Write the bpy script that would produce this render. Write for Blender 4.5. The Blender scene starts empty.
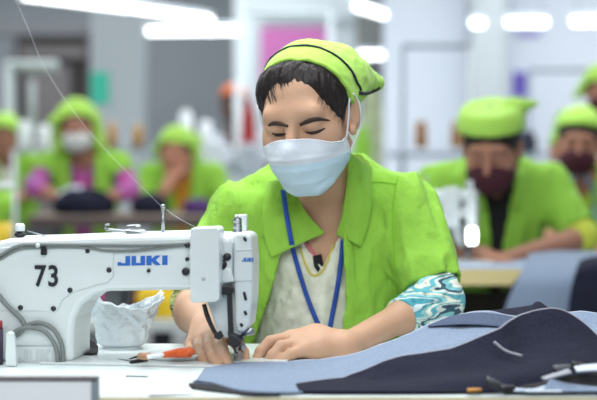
import bpy, bmesh, math, random
import numpy as np
from mathutils import Vector, Matrix
from mathutils.bvhtree import BVHTree

# ------------------------------------------------------------------ camera
scene = bpy.context.scene
FPX = 1658.0
CAM = np.array([0.0, 0.0, 1.15])
PITCH = math.atan(60 / FPX)
cam_data = bpy.data.cameras.new('camera')
cam_data.sensor_width = 36.0
cam_data.lens = FPX / 597 * 36
cam_data.clip_start = 0.05
cam_data.dof.use_dof = True
cam_data.dof.focus_distance = 2.70
cam_data.dof.aperture_fstop = 3.2
cam = bpy.data.objects.new('camera', cam_data)
scene.collection.objects.link(cam)
cam.location = CAM
cam.rotation_euler = (math.pi / 2 - PITCH, 0, 0)
scene.camera = cam

# ------------------------------------------------------------------ light
scene.view_settings.view_transform = 'Standard'
scene.view_settings.look = 'None'
scene.view_settings.gamma = 1.0
scene.view_settings.exposure = 0.08
scene.view_settings.use_curve_mapping = False
world = bpy.data.worlds.new('world')
scene.world = world
world.use_nodes = True
bg = world.node_tree.nodes['Background']
bg.inputs['Color'].default_value = (0.82, 0.92, 1.0, 1)
bg.inputs['Strength'].default_value = 0.21

def area(name, loc, size, power, color=(0.93, 0.97, 1.0), target=None):
    l = bpy.data.lights.new(name, 'AREA')
    l.shape = 'RECTANGLE'
    l.size, l.size_y = size
    l.energy = power
    l.color = color
    o = bpy.data.objects.new(name, l)
    scene.collection.objects.link(o)
    o.location = loc
    if target is not None:
        o.rotation_euler = (Vector(target) - Vector(loc)).to_track_quat('-Z', 'Y').to_euler()
    return o
area('overhead_and_fill_light', (-0.35, 2.85, 2.6), (2.2, 1.1), 56)
area('overhead_and_fill_light', (-0.3, -0.3, 2.4), (2.2, 1.4), 50, target=(-0.1, 2.7, 0.95))  # unseen frontal fill, added above and behind the camera to brighten the machine
area('overhead_and_fill_light', (0.9, 1.2, 2.5), (1.4, 1.0), 8, target=(0.1, 2.9, 0.9))
area('overhead_and_fill_light', (0.0, 6.2, 3.0), (6.0, 2.6), 150)
area('overhead_and_fill_light', (-1.5, 10.5, 3.0), (8.0, 3.0), 195)
area('overhead_and_fill_light', (-2.0, 14.6, 3.1), (5.0, 3.0), 130)
area('overhead_and_fill_light', (2.6, 11.2, 3.0), (4.0, 2.0), 75)

# ------------------------------------------------------------------ helpers
def at(px, py, Y):
    u = (px - 298.5) / FPX
    v = (200 - py) / FPX
    d = np.array([u, math.cos(PITCH) + v * math.sin(PITCH), v * math.cos(PITCH) - math.sin(PITCH)])
    return CAM + d * (Y / d[1])

def ray(px, py):
    p = at(px, py, 1.0) - CAM
    return p / np.linalg.norm(p)

COL = scene.collection
T = {}

def empty(name, loc, rz=0.0, label=None, cat=None, group=None):
    o = bpy.data.objects.new(name, None)
    o.empty_display_size = 0.05
    COL.objects.link(o)
    o.location = loc
    o.rotation_euler = (0, 0, rz)
    T[o] = Matrix.Translation(Vector(loc)) @ Matrix.Rotation(rz, 4, 'Z')
    tag(o, label, cat, group)
    return o

def tag(o, label=None, cat=None, group=None, kind=None):
    if label: o['label'] = label
    if cat: o['category'] = cat
    if group: o['group'] = group
    if kind: o['kind'] = kind
    return o

def obj(name, V, F, mats, parent=None, base=None, smooth=True, idx=None, solid=None, bevel=None, subsurf=0, autosmooth=None):
    """V in world coordinates; one mesh object, child of parent or standing at base."""
    V = np.asarray(V, dtype=np.float64)
    o = bpy.data.objects.new(name, bpy.data.meshes.new(name))
    COL.objects.link(o)
    if parent is not None:
        o.parent = parent
        T[o] = T[parent].copy()
    else:
        if base is None:
            base = ((V[:, 0].min() + V[:, 0].max()) / 2, (V[:, 1].min() + V[:, 1].max()) / 2, V[:, 2].min())
        o.location = base
        T[o] = Matrix.Translation(Vector(base))
    inv = np.array(T[o].inverted())
    L = V @ inv[:3, :3].T + inv[:3, 3]
    me = o.data
    if isinstance(F, np.ndarray):
        n, k = F.shape
        me.vertices.add(len(L)); me.vertices.foreach_set('co', L.astype(np.float32).ravel())
        me.loops.add(n * k); me.loops.foreach_set('vertex_index', F.astype(np.int32).ravel())
        me.polygons.add(n)
        me.polygons.foreach_set('loop_start', np.arange(0, n * k, k, dtype=np.int32))
        me.polygons.foreach_set('loop_total', np.full(n, k, dtype=np.int32))
        me.update(calc_edges=True)
    else:
        me.from_pydata([tuple(p) for p in L], [], F)
        me.update()
    if not isinstance(mats, (list, tuple)): mats = [mats]
    for m in mats: me.materials.append(m)
    if idx is not None: me.polygons.foreach_set('material_index', np.asarray(idx, dtype=np.int32))
    me.polygons.foreach_set('use_smooth', np.full(len(me.polygons), smooth))
    if solid:
        md = o.modifiers.new('solid', 'SOLIDIFY'); md.thickness = solid; md.offset = 0
    if bevel:
        md = o.modifiers.new('bevel', 'BEVEL'); md.width = bevel; md.segments = 3; md.limit_method = 'ANGLE'; md.angle_limit = math.radians(35)
        md.harden_normals = False
    if subsurf:
        md = o.modifiers.new('sub', 'SUBSURF'); md.levels = subsurf; md.render_levels = subsurf
    return o

def cat_mesh(parts):
    V, F, n = [], [], 0
    for v, f in parts:
        v = np.asarray(v, float)
        V.append(v); F += [tuple(int(i) + n for i in q) for q in f]; n += len(v)
    return np.vstack(V), F

def box(lo, hi):
    x0, y0, z0 = lo; x1, y1, z1 = hi
    V = [(x0, y0, z0), (x1, y0, z0), (x1, y1, z0), (x0, y1, z0), (x0, y0, z1), (x1, y0, z1), (x1, y1, z1), (x0, y1, z1)]
    return V, [(0, 3, 2, 1), (4, 5, 6, 7), (0, 1, 5, 4), (1, 2, 6, 5), (2, 3, 7, 6), (3, 0, 4, 7)]

def cr(P, n):
    """Catmull-Rom through points P, n samples"""
    P = np.asarray(P, float)
    if len(P) < 3: 
        t = np.linspace(0, 1, n)[:, None]; return P[0] * (1 - t) + P[-1] * t
    Q = np.vstack([2 * P[0] - P[1], P, 2 * P[-1] - P[-2]])
    t = np.linspace(0, len(P) - 1 - 1e-9, n); i = t.astype(int); f = (t - i)[:, None]
    a, b, c, d = Q[i], Q[i + 1], Q[i + 2], Q[i + 3]
    return 0.5 * (2 * b + (c - a) * f + (2 * a - 5 * b + 4 * c - d) * f ** 2 + (3 * b - a - 3 * c + d) * f ** 3)

def tube(P, r, k=10, n=None, flat=1.0, up=None):
    P = np.asarray(P, float)
    if n: 
        m = len(P); P = cr(P, n)
        r = np.interp(np.linspace(0, 1, n), np.linspace(0, 1, len(r)), r) if hasattr(r, '__len__') else r
    N = len(P)
    R = np.full(N, r) if not hasattr(r, '__len__') else np.asarray(r, float)
    tg = np.gradient(P, axis=0); tg /= np.linalg.norm(tg, axis=1)[:, None] + 1e-12
    if up is None: up = np.array([0.0, 0, 1]) if abs(tg[0][2]) < 0.9 else np.array([1.0, 0, 0])
    up = np.asarray(up, float)
    V = []
    for i in range(N):
        up = up - tg[i] * up.dot(tg[i]); up /= np.linalg.norm(up) + 1e-12
        s = np.cross(tg[i], up)
        for j in range(k):
            a = 2 * math.pi * j / k
            V.append(P[i] + R[i] * (math.cos(a) * s + flat * math.sin(a) * up))
    F = [(i * k + j, i * k + (j + 1) % k, (i + 1) * k + (j + 1) % k, (i + 1) * k + j) for i in range(N - 1) for j in range(k)]
    F += [tuple(range(k))[::-1], tuple((N - 1) * k + j for j in range(k))]
    return np.array(V), F

def rod(a, b, r, k=12, r2=None):
    return tube([a, b], [r, r2 if r2 is not None else r], k)

def lathe(c, prof, k=24, axis=None):
    """prof: list of (r, z) about a vertical (or given) axis through c"""
    ax = np.array([0, 0, 1.0]) if axis is None else np.asarray(axis, float) / np.linalg.norm(axis)
    e = np.array([1.0, 0, 0]) if abs(ax[0]) < 0.9 else np.array([0, 1.0, 0])
    s = np.cross(ax, e); s /= np.linalg.norm(s); t = np.cross(ax, s)
    V = [np.asarray(c) + ax * z + r * (math.cos(2 * math.pi * j / k) * s + math.sin(2 * math.pi * j / k) * t) for r, z in prof for j in range(k)]
    n = len(prof)
    F = [(i * k + j, i * k + (j + 1) % k, (i + 1) * k + (j + 1) % k, (i + 1) * k + j) for i in range(n - 1) for j in range(k)]
    F += [tuple(range(k))[::-1], tuple((n - 1) * k + j for j in range(k))]
    return np.array(V), F

def prism(outline, origin, ax, ay, n, d0, d1):
    """outline (x, z) in plane (ax, ay) through origin, extruded along n from d0 to d1"""
    origin, ax, ay, n = (np.asarray(v, float) for v in (origin, ax, ay, n))
    A = [origin + ax * x + ay * z + n * d0 for x, z in outline]
    B = [origin + ax * x + ay * z + n * d1 for x, z in outline]
    k = len(outline)
    F = [tuple(range(k)), tuple(range(2 * k - 1, k - 1, -1))]
    F += [(i, i + k, (i + 1) % k + k, (i + 1) % k) for i in range(k)]
    return np.array(A + B), F

def grid_mesh(G):
    """G: array (n, m, 3)"""
    n, m = G.shape[:2]
    V = G.reshape(-1, 3)
    i, j = np.meshgrid(np.arange(n - 1), np.arange(m - 1), indexing='ij')
    a = (i * m + j).ravel()
    return V, np.stack([a, a + 1, a + m + 1, a + m], 1)

def loft(rows, n, m):
    """smooth sheet through rows of control points"""
    R = np.array([cr(r, m) for r in rows])
    G = np.array([cr(R[:, j], n) for j in range(m)]).transpose(1, 0, 2)
    return G

def tree_copy(o, skip=()):
    c = o.copy(); COL.objects.link(c)
    for ch in list(o.children):
        if any(ch.name.startswith(s) for s in skip): continue
        d = ch.copy(); COL.objects.link(d); d.parent = c
        for g in list(ch.children):
            if any(g.name.startswith(s) for s in skip): continue
            e = g.copy(); COL.objects.link(e); e.parent = d
    return c

def pnoise(P, scale, seed=0, octaves=3):
    rng = np.random.RandomState(seed)
    out = np.zeros(P.shape[:-1])
    for o in range(octaves):
        for _ in range(4):
            k = rng.normal(size=3); k *= scale * 2 ** o / np.linalg.norm(k)
            ph = rng.uniform(0, 6.28, 2)
            k2 = rng.normal(size=3) * scale * 2 ** o * 0.6
            out += 0.5 ** o * 0.25 * np.sin(P @ k + ph[0] + 1.3 * np.sin(P @ k2 + ph[1]))
    return out

# ------------------------------------------------------------------ materials
def S(r, g, b):
    f = lambda c: c / 12.92 if c <= 0.04045 else ((c + 0.055) / 1.055) ** 2.4
    return (f(r / 255), f(g / 255), f(b / 255))

MATS = {}
def mat(name, col, rough=0.6, metal=0.0, bump=None, var=None, col2=None, sheen=0.0, spec=0.5, emit=None, trans=0.0, alpha=1.0, weave=None, coat=0.0, sss=0.0):
    if name in MATS: return MATS[name]
    m = bpy.data.materials.new(name); MATS[name] = m
    m.use_nodes = True
    N, Lk = m.node_tree.nodes, m.node_tree.links
    b = N['Principled BSDF']
    b.inputs['Base Color'].default_value = (*col, 1)
    b.inputs['Roughness'].default_value = rough
    b.inputs['Metallic'].default_value = metal
    b.inputs['Specular IOR Level'].default_value = spec
    b.inputs['Sheen Weight'].default_value = sheen
    b.inputs['Coat Weight'].default_value = coat
    b.inputs['Transmission Weight'].default_value = trans
    b.inputs['Alpha'].default_value = alpha
    if sss:
        b.inputs['Subsurface Weight'].default_value = sss
        b.inputs['Subsurface Radius'].default_value = (0.012, 0.005, 0.003)
        b.inputs['Subsurface Scale'].default_value = 0.5
    if emit:
        b.inputs['Emission Color'].default_value = (*emit[0], 1)
        b.inputs['Emission Strength'].default_value = emit[1]
    tc = N.new('ShaderNodeTexCoord')
    if var:
        nz = N.new('ShaderNodeTexNoise'); nz.inputs['Scale'].default_value = var[0]; nz.inputs['Detail'].default_value = 4
        Lk.new(tc.outputs['Object'], nz.inputs['Vector'])
        rp = N.new('ShaderNodeValToRGB')
        rp.color_ramp.elements[0].position = 0.5 - var[1] / 2; rp.color_ramp.elements[1].position = 0.5 + var[1] / 2
        c2 = col2 or tuple(c * 0.72 for c in col)
        rp.color_ramp.elements[0].color = (*c2, 1); rp.color_ramp.elements[1].color = (*col, 1)
        Lk.new(nz.outputs['Fac'], rp.inputs['Fac'])
        Lk.new(rp.outputs['Color'], b.inputs['Base Color'])
    if bump:
        nz = N.new('ShaderNodeTexNoise'); nz.inputs['Scale'].default_value = bump[0]; nz.inputs['Detail'].default_value = 5
        mp = N.new('ShaderNodeMapping')
        if len(bump) > 2: mp.inputs['Scale'].default_value = bump[2]
        Lk.new(tc.outputs['Object'], mp.inputs['Vector']); Lk.new(mp.outputs['Vector'], nz.inputs['Vector'])
        bp = N.new('ShaderNodeBump'); bp.inputs['Strength'].default_value = bump[1]; bp.inputs['Distance'].default_value = 0.01
        Lk.new(nz.outputs['Fac'], bp.inputs['Height']); Lk.new(bp.outputs['Normal'], b.inputs['Normal'])
    return m

def striped(name, cols, scale, rot=(0, 0, 0), distort=2.0, rough=0.8, detail=2.0):
    """cloth printed in irregular bands of several colours"""
    if name in MATS: return MATS[name]
    m = mat(name, cols[0], rough, sheen=0.1)
    N, Lk = m.node_tree.nodes, m.node_tree.links
    tc = next(n for n in N if n.type == 'TEX_COORD')
    mp = N.new('ShaderNodeMapping'); mp.inputs['Rotation'].default_value = rot; mp.inputs['Scale'].default_value = (1, 1, 5)
    w = N.new('ShaderNodeTexNoise'); w.inputs['Scale'].default_value = scale * 1.5; w.inputs['Detail'].default_value = detail
    w.inputs['Distortion'].default_value = distort * .4
    mr = N.new('ShaderNodeMapRange'); mr.inputs['From Min'].default_value = .28; mr.inputs['From Max'].default_value = .72
    Lk.new(w.outputs['Fac'], mr.inputs['Value'])
    rp = N.new('ShaderNodeValToRGB'); rp.color_ramp.interpolation = 'CONSTANT'
    e = rp.color_ramp.elements
    e[0].color = (*cols[0], 1); e[0].position = 0; e[1].color = (*cols[1], 1); e[1].position = 1 / len(cols)
    for i, c in enumerate(cols[2:]):
        x = e.new((i + 2) / len(cols)); x.color = (*c, 1)
    Lk.new(tc.outputs['Object'], mp.inputs['Vector']); Lk.new(mp.outputs['Vector'], w.inputs['Vector'])
    Lk.new(mr.outputs['Result'], rp.inputs['Fac']); Lk.new(rp.outputs['Color'], N['Principled BSDF'].inputs['Base Color'])
    return m

LIME = mat('lime_cotton', S(150, 202, 76), 0.85, bump=(60, 0.5, (1, 1, .6)), sheen=0.05, var=(14, 0.8), col2=S(140, 194, 66), spec=.3)
LIMECAP = mat('lime_cap_cotton', S(166, 214, 84), 0.8, bump=(70, 0.25), sheen=0.15)
NAVY = mat('navy_piping', S(22, 26, 44), 0.7)
SKIN = mat('skin', S(206, 165, 136), 0.5, bump=(120, 0.06), var=(30, 0.9), col2=S(196, 153, 124), sss=0.15, spec=0.35)
SKINB = mat('skin_brown', S(166, 118, 96), 0.55, sss=0.1, spec=0.3)
HAIR = mat('black_hair', S(36, 28, 27), 0.42, bump=(60, 0.9, (1.0, 1.0, 0.25)), spec=0.4)
BROW = mat('brow_hair', S(56, 42, 37), 0.8)
LID = mat('lash_line', S(36, 26, 24), 0.6)
LIP = mat('lip', S(150, 84, 78), 0.5)
MASKB = mat('mask_pale_blue', S(203, 229, 242), 0.8, bump=(160, 0.12))
MASKW = mat('mask_white', S(226, 234, 242), 0.8, bump=(160, 0.12))
ELASTIC = mat('white_elastic', S(232, 234, 238), 0.7)
MAROON = mat('maroon_cloth', S(66, 22, 34), 0.85)
MASKG = mat('grey_white_mask', S(205, 208, 206), 0.8)
LANYARD = mat('blue_lanyard', S(28, 76, 168), 0.6, bump=(300, 0.2))
CREAM = mat('cream_kameez', S(238, 240, 224), 0.8, bump=(26, 0.5), var=(55, 0.25), col2=S(222, 224, 204))
TEALP = striped('teal_print', [S(70, 160, 172), S(206, 222, 222), S(84, 168, 180), S(150, 205, 205), S(232, 232, 214), S(96, 180, 190), S(214, 226, 218), S(50, 84, 100), S(130, 196, 200), S(226, 228, 214)], 6.5, (0.5, 0.7, 0), .5, detail=.5)
GREENP = striped('green_print', [S(70, 130, 60), S(196, 206, 90), S(44, 76, 62), S(168, 196, 120), S(220, 214, 120), S(40, 60, 50)], 9.0, (0.4, 0.3, 0), 3.0)
PINKP = striped('pink_print', [S(176, 40, 130), S(150, 110, 170), S(190, 60, 140), S(130, 60, 130)], 4.0, (0.4, 0.3, 0), 5.0)
ORANGEK = mat('orange_cloth', S(206, 140, 40), 0.8)
BLACKC = mat('black_cloth', S(26, 26, 30), 0.85)
TROUS = mat('dark_trousers', S(48, 52, 66), 0.85)
SHOE = mat('shoe_leather', S(40, 32, 30), 0.5)
MWHITE = mat('machine_enamel', S(224, 231, 231), 0.28, coat=0.2, var=(9, 0.9), col2=S(216, 224, 223))
MGREY = mat('machine_grey', S(176, 182, 182), 0.4)
STEEL = mat('steel', S(170, 174, 178), 0.28, metal=0.9)
DARKM = mat('dark_metal', S(52, 52, 56), 0.4, metal=0.5)
BLACKP = mat('black_plastic', S(24, 24, 27), 0.45)
CABLE = mat('grey_cable', S(120, 126, 124), 0.5)
LOGOB = mat('blue_print', S(38, 102, 190), 0.5)
NUMB = mat('number_print', S(26, 28, 36), 0.55)
EMBOSS = mat('embossed_line', S(204, 211, 211), 0.4)
TABLE = mat('white_laminate', S(218, 228, 228), 0.35, var=(6, 0.8), col2=S(210, 220, 219))
EDGE = mat('beige_edge', S(222, 212, 176), 0.5)
LEGM = mat('grey_leg', S(120, 124, 128), 0.5)
DENIML = mat('denim_reverse', S(136, 152, 174), 0.9, bump=(420, 0.3), var=(260, 0.5), col2=S(114, 130, 154), sheen=0.1)
DENIMD = mat('denim_dark', S(40, 42, 60), 0.95, bump=(420, 0.3), var=(260, 0.5), col2=S(24, 25, 39), spec=.2)
DENIMT = mat('denim_stitch', S(150, 150, 160), 0.8)
# ------------------------------------------------------------------ organic shapes: blended volumes
class Vol:
    def __init__(s, lo, hi, h):
        s.lo = np.asarray(lo, float); s.h = h
        s.n = np.ceil((np.asarray(hi, float) - s.lo) / h).astype(int) + 1
        s.D = np.full(s.n, 0.3, np.float32)
    def blk(s, lo, hi):
        a = np.maximum(np.floor((np.asarray(lo) - s.lo) / s.h).astype(int), 0)
        b = np.minimum(np.ceil((np.asarray(hi) - s.lo) / s.h).astype(int) + 1, s.n)
        if np.any(b <= a): return None, None
        ax = [(s.lo[i] + np.arange(a[i], b[i]) * s.h).astype(np.float32) for i in range(3)]
        return tuple(slice(a[i], b[i]) for i in range(3)), (ax[0][:, None, None], ax[1][None, :, None], ax[2][None, None, :])
    def put(s, lo, hi, fn, k=0.01, op='u', m=0.03):
        sl, G = s.blk(np.asarray(lo) - m, np.asarray(hi) + m)
        if sl is None: return
        d = fn(*G); A = s.D[sl]
        if op == 'u':
            h = np.maximum(k - np.abs(A - d), 0) / k
            s.D[sl] = np.minimum(A, d) - h * h * k * 0.25
        else:
            h = np.maximum(k - np.abs(A + d), 0) / k
            s.D[sl] = np.maximum(A, -d) + h * h * k * 0.25
    def cone(s, a, b, ra, rb, k=0.01, op='u', m=0.03):
        a = np.asarray(a, float); b = np.asarray(b, float); R = max(ra, rb)
        ab = b - a; L2 = ab.dot(ab) + 1e-12
        def fn(X, Y, Z):
            t = np.clip(((X - a[0]) * ab[0] + (Y - a[1]) * ab[1] + (Z - a[2]) * ab[2]) / L2, 0, 1)
            return np.sqrt((X - a[0] - t * ab[0]) ** 2 + (Y - a[1] - t * ab[1]) ** 2 + (Z - a[2] - t * ab[2]) ** 2) - (ra + (rb - ra) * t)
        s.put(np.minimum(a, b) - R, np.maximum(a, b) + R, fn, k, op, m)
    def ell(s, c, r, M=None, k=0.01, op='u', m=0.03):
        c = np.asarray(c, float); R = max(r); M = np.eye(3) if M is None else M
        def fn(X, Y, Z):
            x, y, z = X - c[0], Y - c[1], Z - c[2]
            u = [x * M[0, i] + y * M[1, i] + z * M[2, i] for i in range(3)]
            k0 = np.sqrt(sum((u[i] / r[i]) ** 2 for i in range(3)))
            k1 = np.sqrt(sum((u[i] / r[i] ** 2) ** 2 for i in range(3))) + 1e-9
            return k0 * (k0 - 1) / k1
        s.put(c - R, c + R, fn, k, op, m)
    def sample(s, p):
        q = (np.asarray(p) - s.lo) / s.h; i = np.clip(q.astype(int), 0, s.n - 2); f = q - i; r = 0
        for dx in (0, 1):
            for dy in (0, 1):
                for dz in (0, 1):
                    r += s.D[i[0] + dx, i[1] + dy, i[2] + dz] * (f[0] if dx else 1 - f[0]) * (f[1] if dy else 1 - f[1]) * (f[2] if dz else 1 - f[2])
        return r
    def outside(s, p, gap):
        p = np.array(p, float)
        for _ in range(4):
            d = s.sample(p)
            if d >= gap: break
            e = .002; g = np.array([s.sample(p + e * np.eye(3)[a]) - s.sample(p - e * np.eye(3)[a]) for a in range(3)]); n = np.linalg.norm(g)
            if n < 1e-9: break
            p = p + g / n * (gap - d)
        return p
    def G(s):
        return tuple((s.lo[i] + np.arange(s.n[i]) * s.h).astype(np.float32).reshape([-1 if j == i else 1 for j in range(3)]) for i in range(3))
    def cut(s, fn):
        """keep where fn < 0"""
        s.D = np.maximum(s.D, fn(*s.G()).astype(np.float32))
    def shell(s, t):
        s.D = np.maximum(s.D, -(s.D + t))
    def wrinkle(s, amp, scale, seed, stretch=(1, 1, 1), octaves=2, ridge=False):
        idx = np.nonzero(np.abs(s.D) < 0.03)
        P = np.stack([s.lo[i] + idx[i] * s.h for i in range(3)], 1) * np.asarray(stretch)
        nz = pnoise(P, scale, seed, octaves)
        if ridge: nz = 1.0 - 2.2 * np.sqrt(nz * nz + .004)
        s.D[idx] -= (amp * nz).astype(np.float32)
    def mesh(s, smooth=1):
        D = s.D; D = np.pad(D, 1, constant_values=0.3)
        n = np.array(D.shape); I = D < 0
        cnt = np.zeros(n - 1, np.int8)
        for dx in (0, 1):
            for dy in (0, 1):
                for dz in (0, 1):
                    cnt += I[dx:n[0] - 1 + dx, dy:n[1] - 1 + dy, dz:n[2] - 1 + dz]
        c = np.nonzero((cnt > 0) & (cnt < 8))
        C = np.stack(c, 1); acc = np.zeros((len(C), 3)); num = np.zeros(len(C))
        co = [(dx, dy, dz) for dx in (0, 1) for dy in (0, 1) for dz in (0, 1)]
        val = {q: D[c[0] + q[0], c[1] + q[1], c[2] + q[2]] for q in co}
        for q in co:
            for a in range(3):
                if q[a]: continue
                r = list(q); r[a] = 1; r = tuple(r)
                v0, v1 = val[q], val[r]
                w = (v0 < 0) != (v1 < 0)
                t = np.where(w, v0 / np.where(w, v0 - v1, 1), 0)
                p = np.tile(np.array(q, float), (len(C), 1)); p[:, a] = t
                acc[w] += p[w]; num[w] += 1
        V = s.lo + (C - 1 + acc / num[:, None]) * s.h
        id_ = np.full(n - 1, -1, np.int32); id_[c] = np.arange(len(C))
        F = []
        for a in range(3):
            b, d = (a + 1) % 3, (a + 2) % 3
            sl0 = [slice(None)] * 3; sl1 = [slice(None)] * 3
            sl0[a] = slice(0, -1); sl1[a] = slice(1, None)
            e = np.stack(np.nonzero(I[tuple(sl0)] != I[tuple(sl1)]), 1)
            ins = I[tuple(e.T)]
            def g(ob, od):
                q = e.copy(); q[:, b] -= ob; q[:, d] -= od
                return id_[tuple(q.T)]
            f = np.stack([g(1, 1), g(0, 1), g(0, 0), g(1, 0)], 1)
            f[~ins] = f[~ins][:, ::-1]
            F.append(f)
        F = np.vstack(F)
        for _ in range(smooth):
            A = np.zeros_like(V); w = np.zeros(len(V))
            for i in range(4):
                for j in ((i + 1) % 4, (i + 3) % 4):
                    np.add.at(A, F[:, i], V[F[:, j]]); np.add.at(w, F[:, i], 1)
            V = V * 0.5 + 0.5 * A / np.maximum(w, 1)[:, None]
        return V, F

def bvh(*ms):
    V, F = [], []; n = 0
    for v, f in ms:
        V += [tuple(p) for p in v]; F += [tuple(int(i) + n for i in q) for q in f]; n += len(v)
    return BVHTree.FromPolygons(V, F)

def hit(tree, px, py, lift=0.0):
    d = ray(px, py)
    r = tree.ray_cast(Vector(CAM), Vector(d))
    if r[0] is None: return None
    return np.array(r[0]) - d * lift

def hits(tree, pts):
    H_ = [hit(tree, x, y) for x, y in pts]; Y = [h[1] for h in H_ if h is not None]
    return np.array([h if h is not None else at(x, y, Y[0]) for h, (x, y) in zip(H_, pts)])

def drape(tree, pts, lift, n):
    """points of the picture laid onto a surface, resampled"""
    P = [hit(tree, x, y, lift) for x, y in cr(np.array(pts, float), n)]
    P = np.array([p for p in P if p is not None])
    if len(P) > 4:
        for _ in range(2): P[1:-1] = P[1:-1] * .5 + (P[:-2] + P[2:]) * .25
    return P

def ribbon(P, w, side, t=0.0012):
    """flat strap along P, width w, lying across direction side (n,3) or vector"""
    P = np.asarray(P); sd = np.broadcast_to(np.asarray(side, float), P.shape)
    tg = np.gradient(P, axis=0); tg /= np.linalg.norm(tg, axis=1)[:, None]
    sd = sd - tg * (sd * tg).sum(1)[:, None]; sd = sd / np.linalg.norm(sd, axis=1)[:, None]
    return np.stack([P - sd * w / 2, P, P + sd * w / 2], 1)

def headframe(yaw, pitch, roll):
    sy, cy, sp, cp = math.sin(yaw), math.cos(yaw), math.sin(pitch), math.cos(pitch)
    f = np.array([-sy * cp, -cy * cp, -sp]); x = np.array([cy, -sy, 0.0]); u = np.array([-sy * sp, -cy * sp, cp])
    c, s = math.cos(roll), math.sin(roll)
    return np.stack([c * x + s * u, f, -s * x + c * u], 1)   # columns: right, forward, up

class Head:
    def __init__(s, c, yaw=0, pitch=0, roll=0, k=1.0):
        s.c = np.asarray(c, float); s.M = headframe(math.radians(yaw), math.radians(pitch), math.radians(roll)); s.k = k
    def w(s, x, f, u): return s.c + s.M @ (np.array([x, f, u]) * s.k)
    def loc(s, X, Y, Z):
        x, y, z = X - s.c[0], Y - s.c[1], Z - s.c[2]
        return [(x * s.M[0, i] + y * s.M[1, i] + z * s.M[2, i]) / s.k for i in range(3)]
    def ell(s, v, c, r, k=0.01, op='u'): v.ell(s.w(*c), [q * s.k for q in r], s.M, k, op)
    def cone(s, v, a, b, ra, rb, k=0.01, op='u'): v.cone(s.w(*a), s.w(*b), ra * s.k, rb * s.k, k, op)
    def build(s, v, fine=True):
        s.ell(v, (0, -.012, .045), (.073, .092, .079), .02)
        s.ell(v, (0, .026, -.018), (.062, .063, .080), .03)
        s.cone(v, (-.014, .062, -.085), (.014, .062, -.085), .019, .019, .03)
        for q in (-1, 1):
            s.ell(v, (q * .036, .052, -.015), (.028, .03, .03), .025)
            s.cone(v, (q * .056, .0, -.05), (q * .02, .05, -.085), .014, .014, .03)
        s.cone(v, (-.036, .073, .036), (.036, .073, .036), .013, .013, .02)
        for q in (-1, 1): s.ell(v, (q * .031, .104, .014), (.021, .02, .013), .014, 's')
        for q in (-1, 1):
            s.ell(v, (q * .031, .073, .014), (.0155, .0145, .0125), .006)
            s.ell(v, (q * .031, .0735, .0165), (.0165, .0150, .0085), .004)
        s.cone(v, (0, .083, .028), (0, .108, -.016), .007, .0115, .014)
        for q in (-1, 1): s.ell(v, (q * .013, .097, -.019), (.009, .010, .008), .008)
        s.ell(v, (0, .086, -.046), (.021, .012, .007), .008)
        s.ell(v, (0, .084, -.057), (.019, .012, .008), .008)
        for q in (-1, 1):
            M = s.M @ np.array(Matrix.Rotation(q * 0.35, 3, 'Z')) 
            c = s.w(q * .077, -.008, .004)
            v.ell(c, [r * s.k for r in (.009, .020, .032)], M, .010)
            if fine:
                v.ell(s.w(q * .088, -.004, .008), [r * s.k for r in (.007, .011, .020)], M, .005, 's')
                s.ell(v, (q * .078, .006, -.022), (.006, .008, .009), .006)
# ------------------------------------------------------------------ room shell
def struct(name, V, F, m, **kw):
    o = obj(name, V, F, m, **kw); o['kind'] = 'structure'; return o
FLOOR = mat('floor_concrete', S(150, 152, 152), 0.5, var=(1.5, 0.8), col2=S(138, 140, 141))
WALLG = mat('wall_grey', S(144, 150, 154), 0.8, var=(0.8, 0.7), col2=S(136, 142, 147))
WALLW = mat('wall_white', S(226, 233, 243), 0.8, var=(0.8, 0.7), col2=S(216, 224, 236))
COLG = mat('column_paint', S(176, 184, 188), 0.8)
COLW = mat('column_white', S(224, 234, 238), 0.8)
CEIL = mat('ceiling_paint', S(170, 172, 174), 0.9)
DARKR = mat('dark_recess', S(62, 57, 56), 0.9)
TAUPE = mat('taupe_panel', S(126, 122, 122), 0.9)

def wall_px(px0, px1, Y): return at(px0, 200, Y)[0], at(px1, 200, Y)[0]
V, F = box((-7, -1.0, -0.1), (7, 18.2, 0.0)); struct('floor', V, F, FLOOR, smooth=False)
V, F = box((-7, 2.0, 3.4), (7, 18.2, 3.5)); struct('ceiling', V, F, CEIL, smooth=False)
V, F = box((-7, 17.0, 0.0), (0.95, 17.2, 3.4)); struct('wall_back', V, F, WALLG, smooth=False)
x0, x1 = wall_px(384, 640, 13.2)
V, F = box((x0, 13.2, 0.0), (6.5, 13.4, 3.4)); struct('wall_right', V, F, WALLW, smooth=False)
x0, x1 = wall_px(91, 143, 13.6)
V, F = box((x0, 13.6, 0), (x1, 14.0, 3.4)); struct('column', V, F, COLG, smooth=False, bevel=0.02)
x0, x1 = wall_px(234, 248, 12.6)
V, F = box((x0, 12.6, 0), (x1, 12.8, 3.4)); struct('column', V, F, COLW, smooth=False, bevel=0.01)
x0, x1 = wall_px(247, 386, 14.8)
V, F = box((x0, 14.8, 0), (at(360, 0, 14.8)[0], 14.9, 3.4)); struct('wall_partition', V, F, COLW, smooth=False)
x0, x1 = wall_px(472, 505, 12.7)
V, F = box((x0, 12.7, 0), (x1, 13.18, 3.4)); struct('column', V, F, mat('column_grey', S(186, 194, 198), .8), smooth=False, bevel=0.02)  # column in a greyer paint than the white wall
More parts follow.
